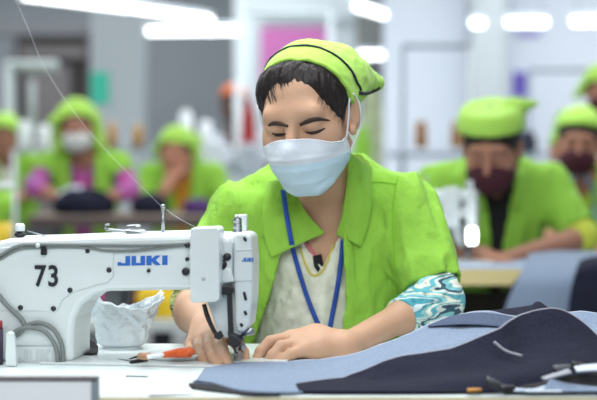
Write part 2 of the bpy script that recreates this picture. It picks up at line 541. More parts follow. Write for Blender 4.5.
# dark recess with beam on the back wall, left
p0, p1 = at(18, 110, 16.98), at(88, 36, 16.98)
V, F = box((p0[0], 16.93, 0.0), (p1[0], 16.995, p1[2])); o = struct('door_1', V, F, DARKR, smooth=False)
p0, p1 = at(20, 47, 16.9), at(86, 58, 16.9)
V, F = box((p0[0], 16.86, p1[2]), (p1[0], 16.93, p0[2])); obj('transom', V, F, TAUPE, parent=o, smooth=False)
p0, p1 = at(24, 66, 16.9), at(70, 108, 16.9)
V, F = box((p0[0], 16.88, 0.4), (p1[0], 16.93, p0[2])); obj('door_leaf', V, F, TAUPE, parent=o, smooth=False)
p0, p1 = at(-20, 25, 15.5), at(92, 37, 15.5)
V, F = box((-5, 15.2, p1[2]), (p1[0], 15.5, p0[2])); struct('beam', V, F, mat('beam_paint', S(120, 121, 125), .9), smooth=False)

# ------------------------------------------------------------------ work tables
def table(x0, x1, y0, y1, z, t, label, group=None, topm=TABLE, edgem=EDGE, name='sewing_table'):
    r = empty(name, ((x0 + x1) / 2, (y0 + y1) / 2, 0), 0, label, 'table', group)
    V, F = box((x0, y0, z - t), (x1, y1, z)); obj('tabletop', V, F, topm, r, smooth=False, bevel=0.004)
    V, F = box((x0, y0 - 0.004, z - t), (x1, y0 - 0.0002, z - 0.003)); obj('edge_band', V, F, edgem, r, smooth=False)
    for x in (x0 + 0.08, x1 - 0.08):
        for y in (y0 + 0.08, y1 - 0.08):
            V, F = box((x - .02, y - .02, 0), (x + .02, y + .02, z - t)); obj('leg', V, F, LEGM, r, smooth=False)
    return r
TZ = 0.80
table(-0.95, 0.95, 2.264, 2.845, TZ, 0.03, 'white topped sewing table carrying the lettered machine and the denim')

# ------------------------------------------------------------------ sewing machine
def machine(O, rz, label):
    R = empty('sewing_machine', O, rz, label, 'sewing machine')
    O = np.array(O, float); ax = np.array([math.cos(rz), math.sin(rz), 0]); ay = np.array([-math.sin(rz), math.cos(rz), 0]); az = np.array([0, 0, 1.0])
    def mp(px, py, yl):
        d = ray(px, py); t = ((O - CAM) @ ay + yl) / (d @ ay); P = CAM + d * t
        return ((P - O) @ ax, P[2] - O[2])
    def W(px, py, yl):
        x, z = mp(px, py, yl); return O + ax * x + ay * yl + az * z
    def slab(name, pts, y0, y1, m, parent=R, bevel=0.004, solid_y=None):
        out = [mp(x, y, solid_y if solid_y is not None else y0) for x, y in pts]
        out = [(x, max(z, 0.0005)) for x, z in out]
        V, F = prism(out, O, ax, az, ay, y0, y1)
        bm = bmesh.new(); me = bpy.data.meshes.new('t')
        return obj(name, V, F, m, parent, smooth=False, bevel=bevel)
    def tb(name, pts, yl, r, m, parent=R, n=None, k=8):
        P = [W(x, y, yl if not hasattr(yl, '__len__') else yl[i]) for i, (x, y) in enumerate(pts)]
        V, F = tube(P, r, k, n); return obj(name, V, F, m, parent)
    yf = -0.055
    arc = [(73, 367), (73, 335), (75, 318), (81, 305), (92, 296), (108, 291.5)]
    body = slab('arm_body', [(-45, 367)] + arc + [(200, 290), (226, 288), (232, 270), (232, 236), (190, 233), (120, 235), (60, 237.5), (8, 239), (-8, 243), (-22, 252), (-36, 275), (-45, 310)], yf, 0.055, MWHITE, bevel=0.010)
    # bed plate set in the table around the needle
    V, F = box((-0.30, -0.075, 0.0002), (0.08, 0.075, 0.0028))
    V = np.array([O + ax * p[0] + ay * p[1] + az * p[2] for p in V]); obj('bed_plate', V, F, MWHITE, R, smooth=False)
    # raised cover plate with seam on the pillar
    slab('cover_plate', [(-30, 250), (10, 247), (60, 247), (108, 249), (113, 252), (113, 276), (108, 282), (95, 285), (72, 292), (62, 300), (57, 311), (-40, 311)], yf - 0.0022, yf + 0.001, MWHITE, bevel=0.0012)
    seam = [(57, 311), (62, 300), (72, 292), (95, 285), (108, 282), (113, 276), (113.4, 252)]
    tb('seam', seam, yf - 0.0014, 0.0011, EMBOSS)
    slab('base_block', [(15, 346.5), (57, 346.5), (59, 349), (59, 366), (15, 366)], yf - 0.003, yf + 0.001, MGREY if False else MWHITE, bevel=0.001)
    tb('seam', [(14, 346), (58, 346), (59, 349), (59, 367)], yf - 0.003, 0.001, EMBOSS)
    # lettering: J U K I from strokes on a unit box
    def glyph(ch, x0, y0, x1, y1):
        w, h = x1 - x0, y1 - y0
        g = {'J': [(0, .62), (.3, .62), (.3, .74), (.62, .74), (.62, 0), (1, 0), (1, 1), (.0, 1)],
             'U': [(0, 0), (.34, 0), (.34, .74), (.66, .74), (.66, 0), (1, 0), (1, 1), (0, 1)],
             'K': [(0, 0), (.36, 0), (.36, .34), (.62, 0), (1, 0), (.64, .46), (1, 1), (.6, 1), (.36, .62), (.36, 1), (0, 1)],
             'I': [(0, 0), (1, 0), (1, 1), (0, 1)]}[ch]
        return [(x0 + a * w, y0 + b * h) for a, b in g]
    def word(name, px0, px1, py0, py1, y0, y1, m, slant=0.0):
        ws = {'J': 1.0, 'U': 1.08, 'K': 1.15, 'I': .42}; gap = .10
        tot = sum(ws.values()) + 3 * gap; x = px0; u = (px1 - px0) / tot; parts = []
        for i, ch in enumerate('JUKI'):
            a = x; x += ws[ch] * u
            f = lambda t: slant * (t - px0) / (px1 - px0)
            pts = [(q[0], q[1] + f(q[0])) for q in glyph(ch, a, py0, x, py1)]
            out = [mp(p[0], p[1], y0) for p in pts]
            parts.append(prism(out, O, ax, az, ay, y0, y1)); x += gap * u
        V, F = cat_mesh(parts); return obj(name, V, F, m, R, smooth=False)
    word('lettering', 117.5, 167.5, 256.2, 265.8, yf - 0.0008, yf + 0.0005, LOGOB, slant=-0.8)
    word('embossed_lettering', 18, 56, 349.5, 364, yf - 0.0042, yf - 0.003, EMBOSS)
    # painted number
    def digits(s, px0, px1, py0, py1):
        cu = bpy.data.curves.new('n', 'FONT'); cu.body = s; cu.offset = 0.022; cu.extrude = 0.01; cu.space_character = 1.12
        t = bpy.data.objects.new('n', cu); COL.objects.link(t)
        dg = bpy.context.evaluated_depsgraph_get(); me = t.evaluated_get(dg).to_mesh()
        v = np.array([q.co[:] for q in me.vertices]); f = [tuple(p.vertices) for p in me.polygons]
        t.evaluated_get(dg).to_mesh_clear(); bpy.data.objects.remove(t); bpy.data.curves.remove(cu)
        lo, hi = v.min(0), v.max(0); q = (v - lo) / (hi - lo)
        A = np.array(mp(px0, py1, yf)); B = np.array(mp(px1, py0, yf))
        P = O + ax * (A[0] + q[:, :1] * (B[0] - A[0])) + az * (A[1] + q[:, 1:2] * (B[1] - A[1])) + ay * (yf - 0.0032 + q[:, 2:] * 0.001 * -1)
        return obj('number', P, f, NUMB, R, smooth=False)
    digits('73', 35.5, 58.5, 265, 286.5)
    # screws
    for x, y, r in [(88, 251, .0035), (109.5, 270, .0042), (70.5, 290, .0042), (21, 307.5, .0042), (54, 308.5, .0042), (149, 270.5, .003), (186, 271.5, .0062), (187.5, 259, .003)]:
        c = W(x, y, yf); V, F = lathe(c - ay * .0045, [(r * .8, 0), (r, .0008), (r, .005)], 14, ay); s = obj('screw', V, F, DARKM, R)
    # head: cover block, sloping inner casting, face plate
    slab('head_casting', [(206, 234), (246, 233), (248, 300), (245, 330), (239, 337), (229, 338), (219, 338), (213, 322), (206, 302)], -0.040, 0.030, MWHITE, bevel=0.006)
    cb = slab('tension_cover', [(192, 228), (216, 227), (219, 230), (219.5, 299), (216, 302), (193, 303), (190, 300), (190, 230)], -0.085, -0.04, MWHITE, bevel=0.005)
    c = W(203.5, 279, -0.085); V, F = lathe(c - ay * .001, [(.003, 0), (.003, .002)], 12, ay); obj('screw', V, F, MGREY, cb)
    fp = slab('face_plate', [(235, 233), (246, 232.5), (251, 236), (253, 262), (252, 300), (249, 325), (244, 332), (237, 332), (234.5, 322), (233.5, 270)], -0.052, 0.012, MWHITE, bevel=0.008)
    for y in (250.5, 281): tb('seam', [(235, y), (252.4, y - .8)], -0.0528, 0.0009, EMBOSS, fp)
    for x, y, h in [(245, 239, 4), (245, 296, 8), (245.5, 313, 4), (241.5, 325, 3)]:
        tb('slot', [(x - 1, y - h / 2), (x + .8, y + h / 2)], -0.0535, 0.0022, BLACKP, fp)
    pts = []
    x = 246.0
    for ch, w in zip('JUKI', (3, 3, 3.2, 1.2)):
        pts.append(prism([mp(p[0], p[1], -0.0531) for p in glyph(ch, x, 257.8, x + w, 261.6)], O, ax, az, ay, -0.0531, -0.051)); x += w * .0 + w + .45 if False else w + .35
    x0 = 246.5
    V, F = cat_mesh(pts); V = V - ax * .0065; obj('badge_lettering', V, F, LOGOB, fp, smooth=False)
    # mechanism seen in the gap of the head
    for x, y, r, m in [(221, 265, .0085, BLACKP), (226.5, 257, .006, DARKM)]:
        c = W(x, y, -0.06); V, F = lathe(c, [(r * .8, 0), (r, .002), (r, .03)], 16, ay); obj('thread_guide_knob', V, F, m, R)
    slab('thread_guard', [(222, 262), (231, 270), (234, 282), (220, 284), (219, 275)], -0.058, -0.04, MWHITE, bevel=.003)
    slab('presser_lever', [(214, 286), (230, 285.5), (233, 288), (233, 293), (228, 295), (214, 295)], -0.066, -0.05, BLACKP, bevel=.002)
    slab('presser_bar_guide', [(226.5, 293), (231, 293), (232.5, 335), (228, 335)], -0.062, -0.05, DARKM, bevel=.0015)
    slab('presser_clamp', [(227, 332), (236, 336), (241, 341), (240, 346), (234, 348), (229, 344)], -0.062, -0.03, DARKM, bevel=.002)
    tb('knee_lift_arm', [(204, 304), (207, 315), (212, 327), (218, 338)], -0.05, [.0035, .004, .0035, .003], BLACKP, n=14)
    slab('knee_lift_tip', [(214, 334), (220, 331), (223, 337), (219, 340), (214, 338)], -.055, -.045, BLACKP, bevel=.001)
    tb('presser_bar', [(236.5, 340), (236, 357)], -0.01, .0034, STEEL)
    tb('needle_bar', [(242.5, 332), (242, 350)], 0.0, .0034, STEEL)
    tb('needle', [(242, 350), (241.5, 362)], 0.0, .0011, STEEL)
    tb('needle_clamp', [(242.2, 344), (242.1, 350)], 0.0, .0052, STEEL)
    slab('presser_foot', [(234, 354), (239, 354), (239.5, 362), (243, 364.5), (233, 364.5), (233, 361)], -0.02, 0.012, STEEL, bevel=.001)
    tb('face_plate_lip', [(241, 333), (254, 331)], -0.03, .006, STEEL)
    # knob and clip on top of the head
    c = W(237.5, 233, 0.0) 
    V, F = lathe(c, [(.008, 0), (.008, .003), (.0065, .004), (.0065, .008), (.0075, .009), (.0075, .012), (.006, .013), (.006, .017), (.007, .018), (.007, .022), (.0045, .024), (.0045, .029)], 18); obj('pressure_screw', V, F, STEEL, R)
    slab('top_clip', [(238, 214.5), (245.5, 214.5), (246.5, 217), (246.5, 233), (242, 233), (241.5, 218), (238, 217.5)], -0.008, 0.008, MWHITE, bevel=.0015)
    # things on top of the arm
    tb('thread_pin', [(163, 236), (163, 206.5)], 0.0, .0028, STEEL)
    c = W(163, 208, 0.0); V, F = lathe(c, [(.003, 0), (.004, .001), (.004, .004), (.002, .006)], 12); obj('pin_tip', V, F, STEEL, R)
    c = W(20, 241, -0.01)
    V, F = lathe(c, [(.006, 0), (.006, .007), (.009, .008), (.009, .012), (.0055, .013), (.0055, .016)], 16); k = obj('tension_post', V, F, DARKM, R)
    V, F = lathe(c + az * .016, [(.0075, 0), (.008, .002), (.008, .009), (.006, .012)], 16); obj('post_cap', V, F, MWHITE, k)
    tb('winder_wire', [(27, 231), (45, 236), (66, 239)], -.01, .0011, STEEL)
    tb('hook_wire', [(112, 229.5), (106.5, 229.5), (105.5, 225.5), (109.5, 224.5)], -.02, .0017, STEEL, n=14)
    tb('hook_bar', [(106, 229.5), (122, 231), (136, 233.5)], -.02, .0022, STEEL, n=10)
    slab('winder_plate', [(126, 225.5), (135, 225), (137, 227.5), (128, 228.5)], -.03, 0.0, STEEL, bevel=.001)
    slab('winder_base', [(124, 229.5), (140, 230.5), (143, 234.5), (134, 237), (126, 234)], -.035, 0.0, STEEL, bevel=.002)
    tb('thread_bar', [(62, 238.2), (80, 236.5), (104, 236)], -.035, .003, MGREY)
    # cables along the arm
    tb('cable', [(-10, 262), (4, 253), (18, 246), (34, 244.5), (90, 244.8), (150, 245), (189, 243.5)], yf - .006, .0028, CABLE, n=40)
    tb('cable', [(-10, 266), (4, 257), (18, 249.5), (34, 247.6), (80, 247.2), (105, 250.5), (130, 250.8), (160, 248), (186, 245)], yf - .005, .0023, CABLE, n=44)
    slab('cable_clip', [(40.5, 246), (46, 246), (46, 255), (40.5, 255)], yf - .009, yf, BLACKP, bevel=.001)
    c = W(37.5, 245.5, yf - .011); V, F = lathe(c, [(.0035, 0), (.0035, .006)], 12, ay); obj('clip_screw', V, F, MWHITE, R)
    c = W(187, 245.5, yf - .012); V, F = lathe(c, [(.004, 0), (.004, .012)], 12, ay); obj('cable_end', V, F, DARKM, R)
    tb('cable', [(-8, 286), (4, 302), (14, 312), (22, 320), (24, 327), (18, 334)], yf - .008, .0042, CABLE, n=24)
    tb('cable', [(8, 338), (18, 330), (30, 327.5), (44, 331), (54, 343), (57.5, 357), (58, 368)], yf - .012, .0036, CABLE, n=30)
    tb('cable', [(16, 336), (24, 327), (38, 322.5), (52, 328), (61, 342), (63, 357), (63, 368)], yf - .008, .0036, CABLE, n=30)
    slab('bobbin_lever', [(5.5, 334), (7.5, 332), (11.5, 332), (13.5, 334), (16, 371), (5, 372)], yf - .055, yf - .045, MWHITE, bevel=.003)
    tb('lever_pivot', [(10, 340), (10, 341)], yf - .03, .004, DARKM)
    return R, W
MO = tuple(np.array([at(237, 362, 2.61)[0], 2.61, TZ + 0.0004]))
MACH, MW = machine(MO, math.radians(-8), 'white sewing machine with a dark number and blue lettering on its arm')
# ------------------------------------------------------------------ the seamstress
def npx(name, H, v, f, m, root, **kw): return obj(name, v, f, m, root, **kw)

def poly_x(z, pts):
    zs = np.array([p[1] for p in pts]); xs = np.array([p[0] for p in pts]); o = np.argsort(zs)
    return np.interp(z, zs[o], xs[o])

def seamstress():
    root = empty('person', (0.045, 3.05, 0), 0, 'woman in lime cap and pale blue face mask sewing at the white machine', 'person')
    H = Head(at(308, 121, 2.83), 18, 19, 5, 1.0)
    nb = at(332, 199, 2.985)
    sL, sR = at(242, 213, 2.985), at(404, 206, 2.97)
    eL, eR = at(196, 303, 3.00), at(437, 303, 2.88)
    wL, wR = at(211, 330, 2.725), at(343, 347, 2.665)
    cx = 0.045
    # ---- body: one surface
    v = Vol((-0.27, 2.50, 0.60), (0.33, 3.17, 1.37), 0.0026)
    H.build(v)
    v.cone(H.w(0, -.022, -.03), nb, .046, .053, .03)
    v.ell((cx, 3.03, .96), (.135, .085, .145), None, .04)
    v.ell((cx, 3.05, .80), (.125, .092, .16), None, .05)
    v.ell((cx, 3.07, .66), (.15, .11, .10), None, .05)
    for sx, ee in ((sL, eL), (sR, eR)):
        v.cone(nb + np.array([0, .02, -.025]), sx, .048, .044, .04)
        v.cone(sx, ee, .035, .030, .02)
    # near arm (picture right): forearm with a soft belly
    mid = eR * .6 + wR * .4 + np.array([0, 0, .004])
    v.cone(eR, mid, .031, .0260, .02); v.cone(mid, wR, .0260, .0205, .015)
    # fingers as chains of joints (picture x, y, distance) with radii
    def chain(pts, rad, k=.0035):
        P = [at(*p) for p in pts]
        for a, b, ra, rb in zip(P[:-1], P[1:], rad[:-1], rad[1:]): v.cone(a, b, ra, rb, k)
    chain([(343, 347, 2.665), (318, 341, 2.660), (297, 343, 2.65)], [.023, .020, .014], .014)
    chain([(343, 347, 2.665), (316, 338.5, 2.672), (291, 337, 2.672)], [.023, .020, .0125], .014)
    chain([(340, 349, 2.655), (318, 348, 2.640), (304, 350, 2.632)], [.018, .017, .012], .014)
    chain([(318, 338, 2.70), (296, 336, 2.70)], [.018, .0115], .014)
    chain([(304, 350, 2.632), (291, 354, 2.622), (283, 358.5, 2.618), (277, 362.2, 2.616)], [.0100, .0088, .0078, .0066])
    chain([(297, 343.5, 2.648), (281, 346, 2.632), (272, 355, 2.622), (267, 361.5, 2.62)], [.0106, .0092, .0082, .0068])
    chain([(291, 337, 2.675), (270, 341.5, 2.652), (260, 351.5, 2.640), (255.5, 360.5, 2.634)], [.0106, .0092, .0082, .0068])
    chain([(296, 336.5, 2.70), (274, 342, 2.685), (262, 352, 2.665), (254.5, 360, 2.65)], [.0115, .0100, .0088, .0072])
    chain([(322, 345, 2.70), (300, 350, 2.72), (284, 357, 2.71)], [.014, .0105, .0085])
    # far arm (picture left) reaching under the machine head
    mid = eL * .55 + wL * .45 + np.array([-.012, 0, .004])
    v.cone(eL, mid, .040, .036, .02); v.cone(mid, wL, .036, .026, .015)
    chain([(209, 329, 2.735), (209, 338, 2.665)], [.022, .0125], .014)
    chain([(212, 328, 2.735), (219, 337, 2.660)], [.022, .0125], .014)
    chain([(205, 331, 2.735), (199, 341, 2.675)], [.021, .0115], .014)
    chain([(203, 333, 2.745), (191, 344, 2.695)], [.018, .0105], .014)
    chain([(191, 344, 2.695), (189, 351, 2.665), (193, 358, 2.645), (197, 362, 2.635)], [.0092, .0084, .0076, .0062])
    chain([(199, 341, 2.675), (198, 349, 2.630), (202, 358, 2.600), (206, 363.5, 2.588)], [.0100, .0092, .0082, .0068])
    chain([(209, 338, 2.665), (209, 347, 2.610), (213, 357, 2.575), (217, 364, 2.560)], [.0108, .0098, .0088, .0072])
    chain([(219, 337, 2.660), (221.5, 346, 2.605), (225, 357, 2.568), (228, 364.5, 2.553)], [.0108, .0098, .0088, .0072])
    chain([(219, 331, 2.72), (234, 340, 2.68), (243, 352, 2.640), (246, 361, 2.618)], [.016, .0110, .0096, .0074])
    bV, bF = v.mesh(1)
    body = obj('body', bV, bF, SKIN, root)
    tb = bvh((bV, bF))
    # ---- face details
    for pts, r in (([(268.5, 125.5), (273, 123.4), (280, 123.8), (288, 126.2)], [.0018, .0042, .0044, .0026]), ([(300, 124.8), (308, 121.4), (317, 118.8), (330, 120.4)], [.0026, .0048, .0044, .0012])):
        P = drape(tb, pts, .0008, 14); V, F = tube(P, r, 8, 14, flat=.8); obj('eyebrow', V, F, BROW, body)
    for pts in ([(272.0, 133.2), (276, 134.6), (281, 134.8), (286, 133.8)], [(305.5, 131.8), (311, 132.8), (318, 131.6), (325, 128.2)]):
        P = drape(tb, pts, 0.0002, 14); V, F = tube(P, [.0010, .0028, .0028, .0011], 8, 14); obj('eyelash_line', V, F, LID, body)
    # ---- hair
    hv = Vol(H.c - .16, H.c + .16, .0026)
    H.ell(hv, (0, -.012, .045), (.073, .092, .079), .02)
    H.ell(hv, (0, .026, -.018), (.062, .063, .080), .03)
    H.cone(hv, (-.036, .073, .036), (.036, .073, .036), .013, .013, .02)
    x, f, u = H.loc(*hv.G())
    P3 = np.stack(np.broadcast_arrays(x, f, u), -1).astype(np.float32)
    jag = .0010 * np.sin(x * 620 + 3 * np.sin(u * 90)) + .0022 * np.sin(x * 110 + 1)
    sf = (np.sqrt((x / .0600) ** 2 + ((u + .006) / .0825) ** 2) - 1) * .06 + jag
    s_ = np.maximum(sf, .016 - f)
    low = np.where(f > -.030, u + .012, u + .06) * .8
    s_ = np.minimum(s_, low)
    tt = np.clip((s_ + .004) / .036, 0, 1); tt = tt * tt * (3 - 2 * tt)
    part = .0022 * np.exp(-((x - .012 - .1 * (u - .1)) / .004) ** 2) * (f > 0)
    hv.D = (hv.D - (-.003 + (.0096 + .003 * np.clip((np.abs(x) - .03) / .03, 0, 1) * (f > .0)) * tt - part)).astype(np.float32)
    hv.D = np.maximum(hv.D, np.where(u > .028, -.014 + .40 * u - f, -1.0).astype(np.float32))
    for q in (-1, 1): H.ell(hv, (q * .086, -.016, -.002), (.018, .022, .031), .006, 's')
    hv.wrinkle(.0009, 420, 5, (1.0, 1.0, .25))
    hV, hF = hv.mesh(1); obj('hair', hV, hF, HAIR, root)
    th = bvh((bV, bF), (hV, hF))
    rnd = random.Random(4)
    hair_o = [o for o in root.children if o.name.startswith('hair')][0]
    parts = []
    def strand(p0, p1, bow, r):
        m_ = ((p0[0] + p1[0]) / 2 + bow[0], (p0[1] + p1[1]) / 2 + bow[1])
        P = drape(th, [p0, m_, p1], -.0001, 14)
        if len(P) == 14: parts.append(tube(P, [r, r, r * .9, r * .6, .0001], 5, 14))
    for k in range(70):
        t = rnd.random(); e = rnd.uniform(-3, 3)
        strand((312 + 34 * t + e * .5, 60 + 32 * t), (318 + 26 * t + e, 96 + 26 * t + rnd.uniform(-6, 8)), (9 - 2 * t, -5), rnd.uniform(.0005, .0009))
    for k in range(60):
        t = rnd.random(); e = rnd.uniform(-3, 3)
        strand((308 - 38 * t + e * .5, 60 + 22 * t), (292 - 26 * t + e, 84 + 26 * t + rnd.uniform(-5, 7)), (-9 + 2 * t, -4), rnd.uniform(.0005, .0009))
    V, F = cat_mesh(parts); tag(obj('loose_strands', V, F, HAIR, hair_o), kind='stuff')
    # ---- cap
    cv = Vol(H.c - .24, H.c + .24, .003)
    H.ell(cv, (.004, -.020, .044), (.0815, .106, .0880), .02)
    H.ell(cv, (-.008, -.055, .066), (.052, .060, .046), .03)
    H.ell(cv, (.032, -.095, .040), (.050, .065, .050), .04)
    H.cone(cv, (.036, -.10, .045), (.074, -.184, .004), .046, .015, .03)
    x, f, u = H.loc(*cv.G())
    edge = -.012 + .40 * u - .6 * np.abs(x) * 0
    cut = f - edge
    cv.D = np.maximum(cv.D, cut.astype(np.float32))
    cv.D = np.maximum(cv.D, (.012 - .45 * np.clip(-f - .06, 0, .09) - u + 0 * x).astype(np.float32))
    cv.wrinkle(.0016, 90, 11, (1, 1, 1), 2, True)
    cV, cF = cv.mesh(2); cap = obj('cap', cV, cF, LIMECAP, root)
    tc = bvh((cV, cF))
    # rolled band edge along the opening, piping behind it
    def around(off, lift, n=40, a0=-100, a1=100):
        P = []
        for i in range(n):
            a = math.radians(a0 + (a1 - a0) * i / (n - 1))
            d = H.M @ np.array([math.sin(a), 0, math.cos(a)])
            uu = 0.045
            o = H.w(0, 0, 0.045)
            # march in the tilted plane f = off + .40 u
            dl = np.array([math.sin(a), .40 * math.cos(a), math.cos(a)]); dl /= np.linalg.norm(dl)
            start = H.w(0, off + .40 * .045, .045); dw = H.M @ dl
            r = tc.ray_cast(Vector(start + dw * .25), Vector(-dw))
            if r[0] is not None: P.append(np.array(r[0]) + dw * lift)
        return np.array(P)
    P = around(-.0135, .001, a0=-104, a1=104)
    V, F = tube(P, .0036, 8); obj('band_edge', V, F, LIMECAP, cap)
    P = around(-.058, .0006, a0=-95, a1=98)
    V, F = tube(P, .0026, 8); obj('piping', V, F, NAVY, cap)
    pts = [(361, 93.5), (367, 93.8), (375, 92), (381.5, 88)]
    P = drape(tc, [(359, 93), (366, 93.5), (373, 91.5), (379, 88)], 0.001, 12)
    V, F = tube(P, .0034, 8); obj('tail_piping', V, F, NAVY, cap)
    # ---- mask: pleated sheet wrapped on the face
    prof = [(.004, .067, .114, .022), (-.018, .070, .1190, .020), (-.036, .070, .1190, .018), (-.056, .067, .1140, .018), (-.078, .059, .1040, .020), (-.098, .046, .088, .026), (-.112, .030, .066, .034)]
    nv, nu = 57, 41
    uu = np.linspace(-1, 1, nu); PR = cr([(a, b, c, d) for a, b, c, d in prof], nv)
    def push(p, a):
        d = p - H.w(0, -.01, max(a, -.085)); d /= np.linalg.norm(d)
        for _ in range(7):
            if v.sample(p) >= .0035: break
            p = p + d * .0012
        return p
    Gm = np.zeros((nv, nu, 3)); pl = [.24, .44, .64]
    for i in range(nv):
        a, hw, ff, fs = PR[i]; t = i / (nv - 1)
        pleat = sum(.0035 * max(0, 1 - abs((t - p) / .045 - .5) * 2) if 0 <= (t - p) / .045 <= 1 else 0 for p in pl)
        pleat = 0
        for p in pl:
            s = (t - p) / .10
            if 0 <= s <= 1: pleat += .0032 * (1 - s) * min(1, s * 9)
        for j in range(nu):
            q = uu[j]; c = (1 - abs(q) ** 2.3) 
            nose = .010 * math.exp(-(q / .22) ** 2) * math.exp(-((t - .18) / .2) ** 2)
            f_ = fs + (ff - fs) * c ** .62 * .94 + nose + pleat * (.4 + .6 * c) + .0012 * math.sin(q * 9 + t * 14) * c
            sag = -.006 * q * q * (t < .5) * 0
            Gm[i, j] = push(H.w(q * hw * (1 + .12 * (1 - abs(q))), f_, a - .030 * q * q * (1 - t) ** 1.5 + .010 * q * q * t), a)
    for _ in range(5): Gm[1:-1, 1:-1] = Gm[1:-1, 1:-1] * .5 + .125 * (Gm[:-2, 1:-1] + Gm[2:, 1:-1] + Gm[1:-1, :-2] + Gm[1:-1, 2:])
    for _ in range(3):
        for e_ in (np.s_[:, 0], np.s_[:, -1], np.s_[-1, :], np.s_[-2, :]):
            b_ = Gm[e_].copy(); b_[1:-1] = .5 * b_[1:-1] + .25 * (b_[:-2] + b_[2:]); Gm[e_] = b_
    V, F = grid_mesh(Gm)
    idx = [1 if (k // (nu - 1)) < 20 else 0 for k in range(len(F))]
    mask = obj('face_mask', V, F, [MASKB, MASKW], root, idx=idx, solid=.0016)
    e = Gm[0]; V, F = tube(e, .0013, 6); obj('mask_binding', V, F, MASKW, mask)
    ear = H.w(.079, -.012, .034); earb = H.w(.080, -.026, .0); earl = H.w(.075, -.012, -.026)
    top, bot = Gm[1, -1], Gm[34, -1]
    P = cr([top, H.w(.0775, .012, .006), H.w(.0815, .004, .032), H.w(.0855, -.012, .036), H.w(.0875, -.026, .010), H.w(.083, -.020, -.026), H.w(.073, .004, -.048), bot], 44)
    V, F = tube(P, .0016, 8); obj('ear_loop', V, F, ELASTIC, mask)
    P = cr([Gm[1, 0], H.w(-.0755, .022, .018), H.w(-.0835, .004, .036), H.w(-.088, -.016, .030), H.w(-.088, -.024, .004), H.w(-.083, -.012, -.030), H.w(-.068, .022, -.058), Gm[34, 0]], 44)
    V, F = tube(P, .0016, 8); obj('ear_loop', V, F, ELASTIC, mask)
    # ---- cream kameez under the shirt
    kv = Vol((-.17, 2.85, .50), (.27, 3.20, 1.12), .004)
    kv.ell((cx, 3.03, .96), (.142, .092, .150), None, .04)
    kv.ell((cx, 3.04, .80), (.132, .105, .16), None, .05)
    kv.ell((cx, 3.07, .64), (.16, .12, .12), None, .05)
    for sx in (sL, sR): kv.cone(nb + np.array([0, .02, -.04]), sx, .044, .038, .04)
    z0 = at(0, 272, 2.93)[2]
    xc = at(322, 0, 2.93)[0]
    zt = at(0, 236, 2.93)[2]
    # V neckline
    kv.cut(lambda X, Y, Z: np.minimum((Z - zt + 1.9 * 0) + 0 * X + 0 * Y, 1) if False else np.where(Y < 3.0, Z - np.maximum(z0 + 1.75 * np.abs(X - xc), 0) - 0 * Y, -1.0) * .5)
    kv.wrinkle(.0040, 90, 3, (1.0, 1, .40), 2, True); kv.wrinkle(.0018, 190, 8, (1, 1, .6), 2, True)
    kV, kF = kv.mesh(1); kam = obj('kameez', kV, kF, CREAM, root)
    tk = bvh((kV, kF), (bV, bF))
    # ---- lime overshirt: thin shell, open at the front
    sv = Vol((-.28, 2.78, .52), (.36, 3.25, 1.18), .0034)
    sv.ell((cx, 3.03, .965), (.160, .112, .165), None, .04)
    sv.ell((cx, 3.035, .80), (.160, .124, .20), None, .06)
    sv.ell((cx, 3.07, .62), (.185, .145, .16), None, .06)
    for sx, ee, r0, r1, tt in ((sL, eL, .050, .050, .92), (sR, eR, .053, .051, .84)):
        sv.cone(nb + np.array([0, .035, -.028]), sx, .047, .040, .045)
        sv.cone(sx, sx + (ee - sx) * (tt + .25), r0, r1, .028)
    sv.cone(nb + np.array([-.0, .01, -.02]), nb + np.array([0, .01, .02]), .074, .066, .03)
    sv.wrinkle(.0040, 26, 23, (1, 1, .5), 1, True); sv.wrinkle(.0078, 62, 21, (1, 1, .26), 1, True); sv.wrinkle(.0030, 105, 22, (1, 1, .38), 1, True)
    sv.shell(.0075)
    # sleeve ends
    for sx, ee, tt in ((sL, eL, .92), (sR, eR, .83)):
        a = (ee - sx); L = np.linalg.norm(a); a = a / L; c = sx + a * L * tt
        out = np.array([np.sign(c[0] - cx), 0, 0])
        side = lambda X: (X - cx) * np.sign(c[0] - cx)
        def f(X, Y, Z):
            d = (X - c[0]) * a[0] + (Y - c[1]) * a[1] + (Z - c[2]) * a[2]
            r = np.sqrt((X - c[0] - d * a[0]) ** 2 + (Y - c[1] - d * a[1]) ** 2 + (Z - c[2] - d * a[2]) ** 2) - .085
            tor = .168 - side(X)            # keep clear of the trunk
            return -np.maximum.reduce([-d, r, (-1.0 * (side(X) - .128)) + 0 * d])
        sv.cut(f)
    # front opening, left and right edges given as picture columns at the chest
    Lp = [(288, 150), (291, 185), (286, 235), (283, 247), (272, 290), (258, 330), (250, 356), (246, 395), (246, 480)]
    Rp = [(350, 150), (347, 190), (343, 240), (345, 290), (343, 335), (343, 395), (343, 480)]
    Lw = [at(x, y, 2.915)[[0, 2]] for x, y in Lp]; Rw = [at(x, y, 2.915)[[0, 2]] for x, y in Rp]
    def op(X, Y, Z):
        xl = poly_x(Z, Lw); xr = poly_x(Z, Rw)
        d = np.maximum.reduce([xl - X + 0 * Y, X - xr + 0 * Y, Y - 3.0 + 0 * X + 0 * Z])
        return -d
    sv.cut(op)
    sv.cut(lambda X, Y, Z: Z - (nb[2] + .082) + 0.0 * X + 0 * Y)
    # neck hole
    g0, g1 = nb + np.array([0, -.02, -.04]), nb + np.array([0, -.02, .12])
    sv.cone(g0, g1, .062, .070, .004, 's')
    sV, sF = sv.mesh(1); shirt = obj('shirt', sV, sF, LIME, root)
    ts = bvh((sV, sF), (kV, kF), (bV, bF))
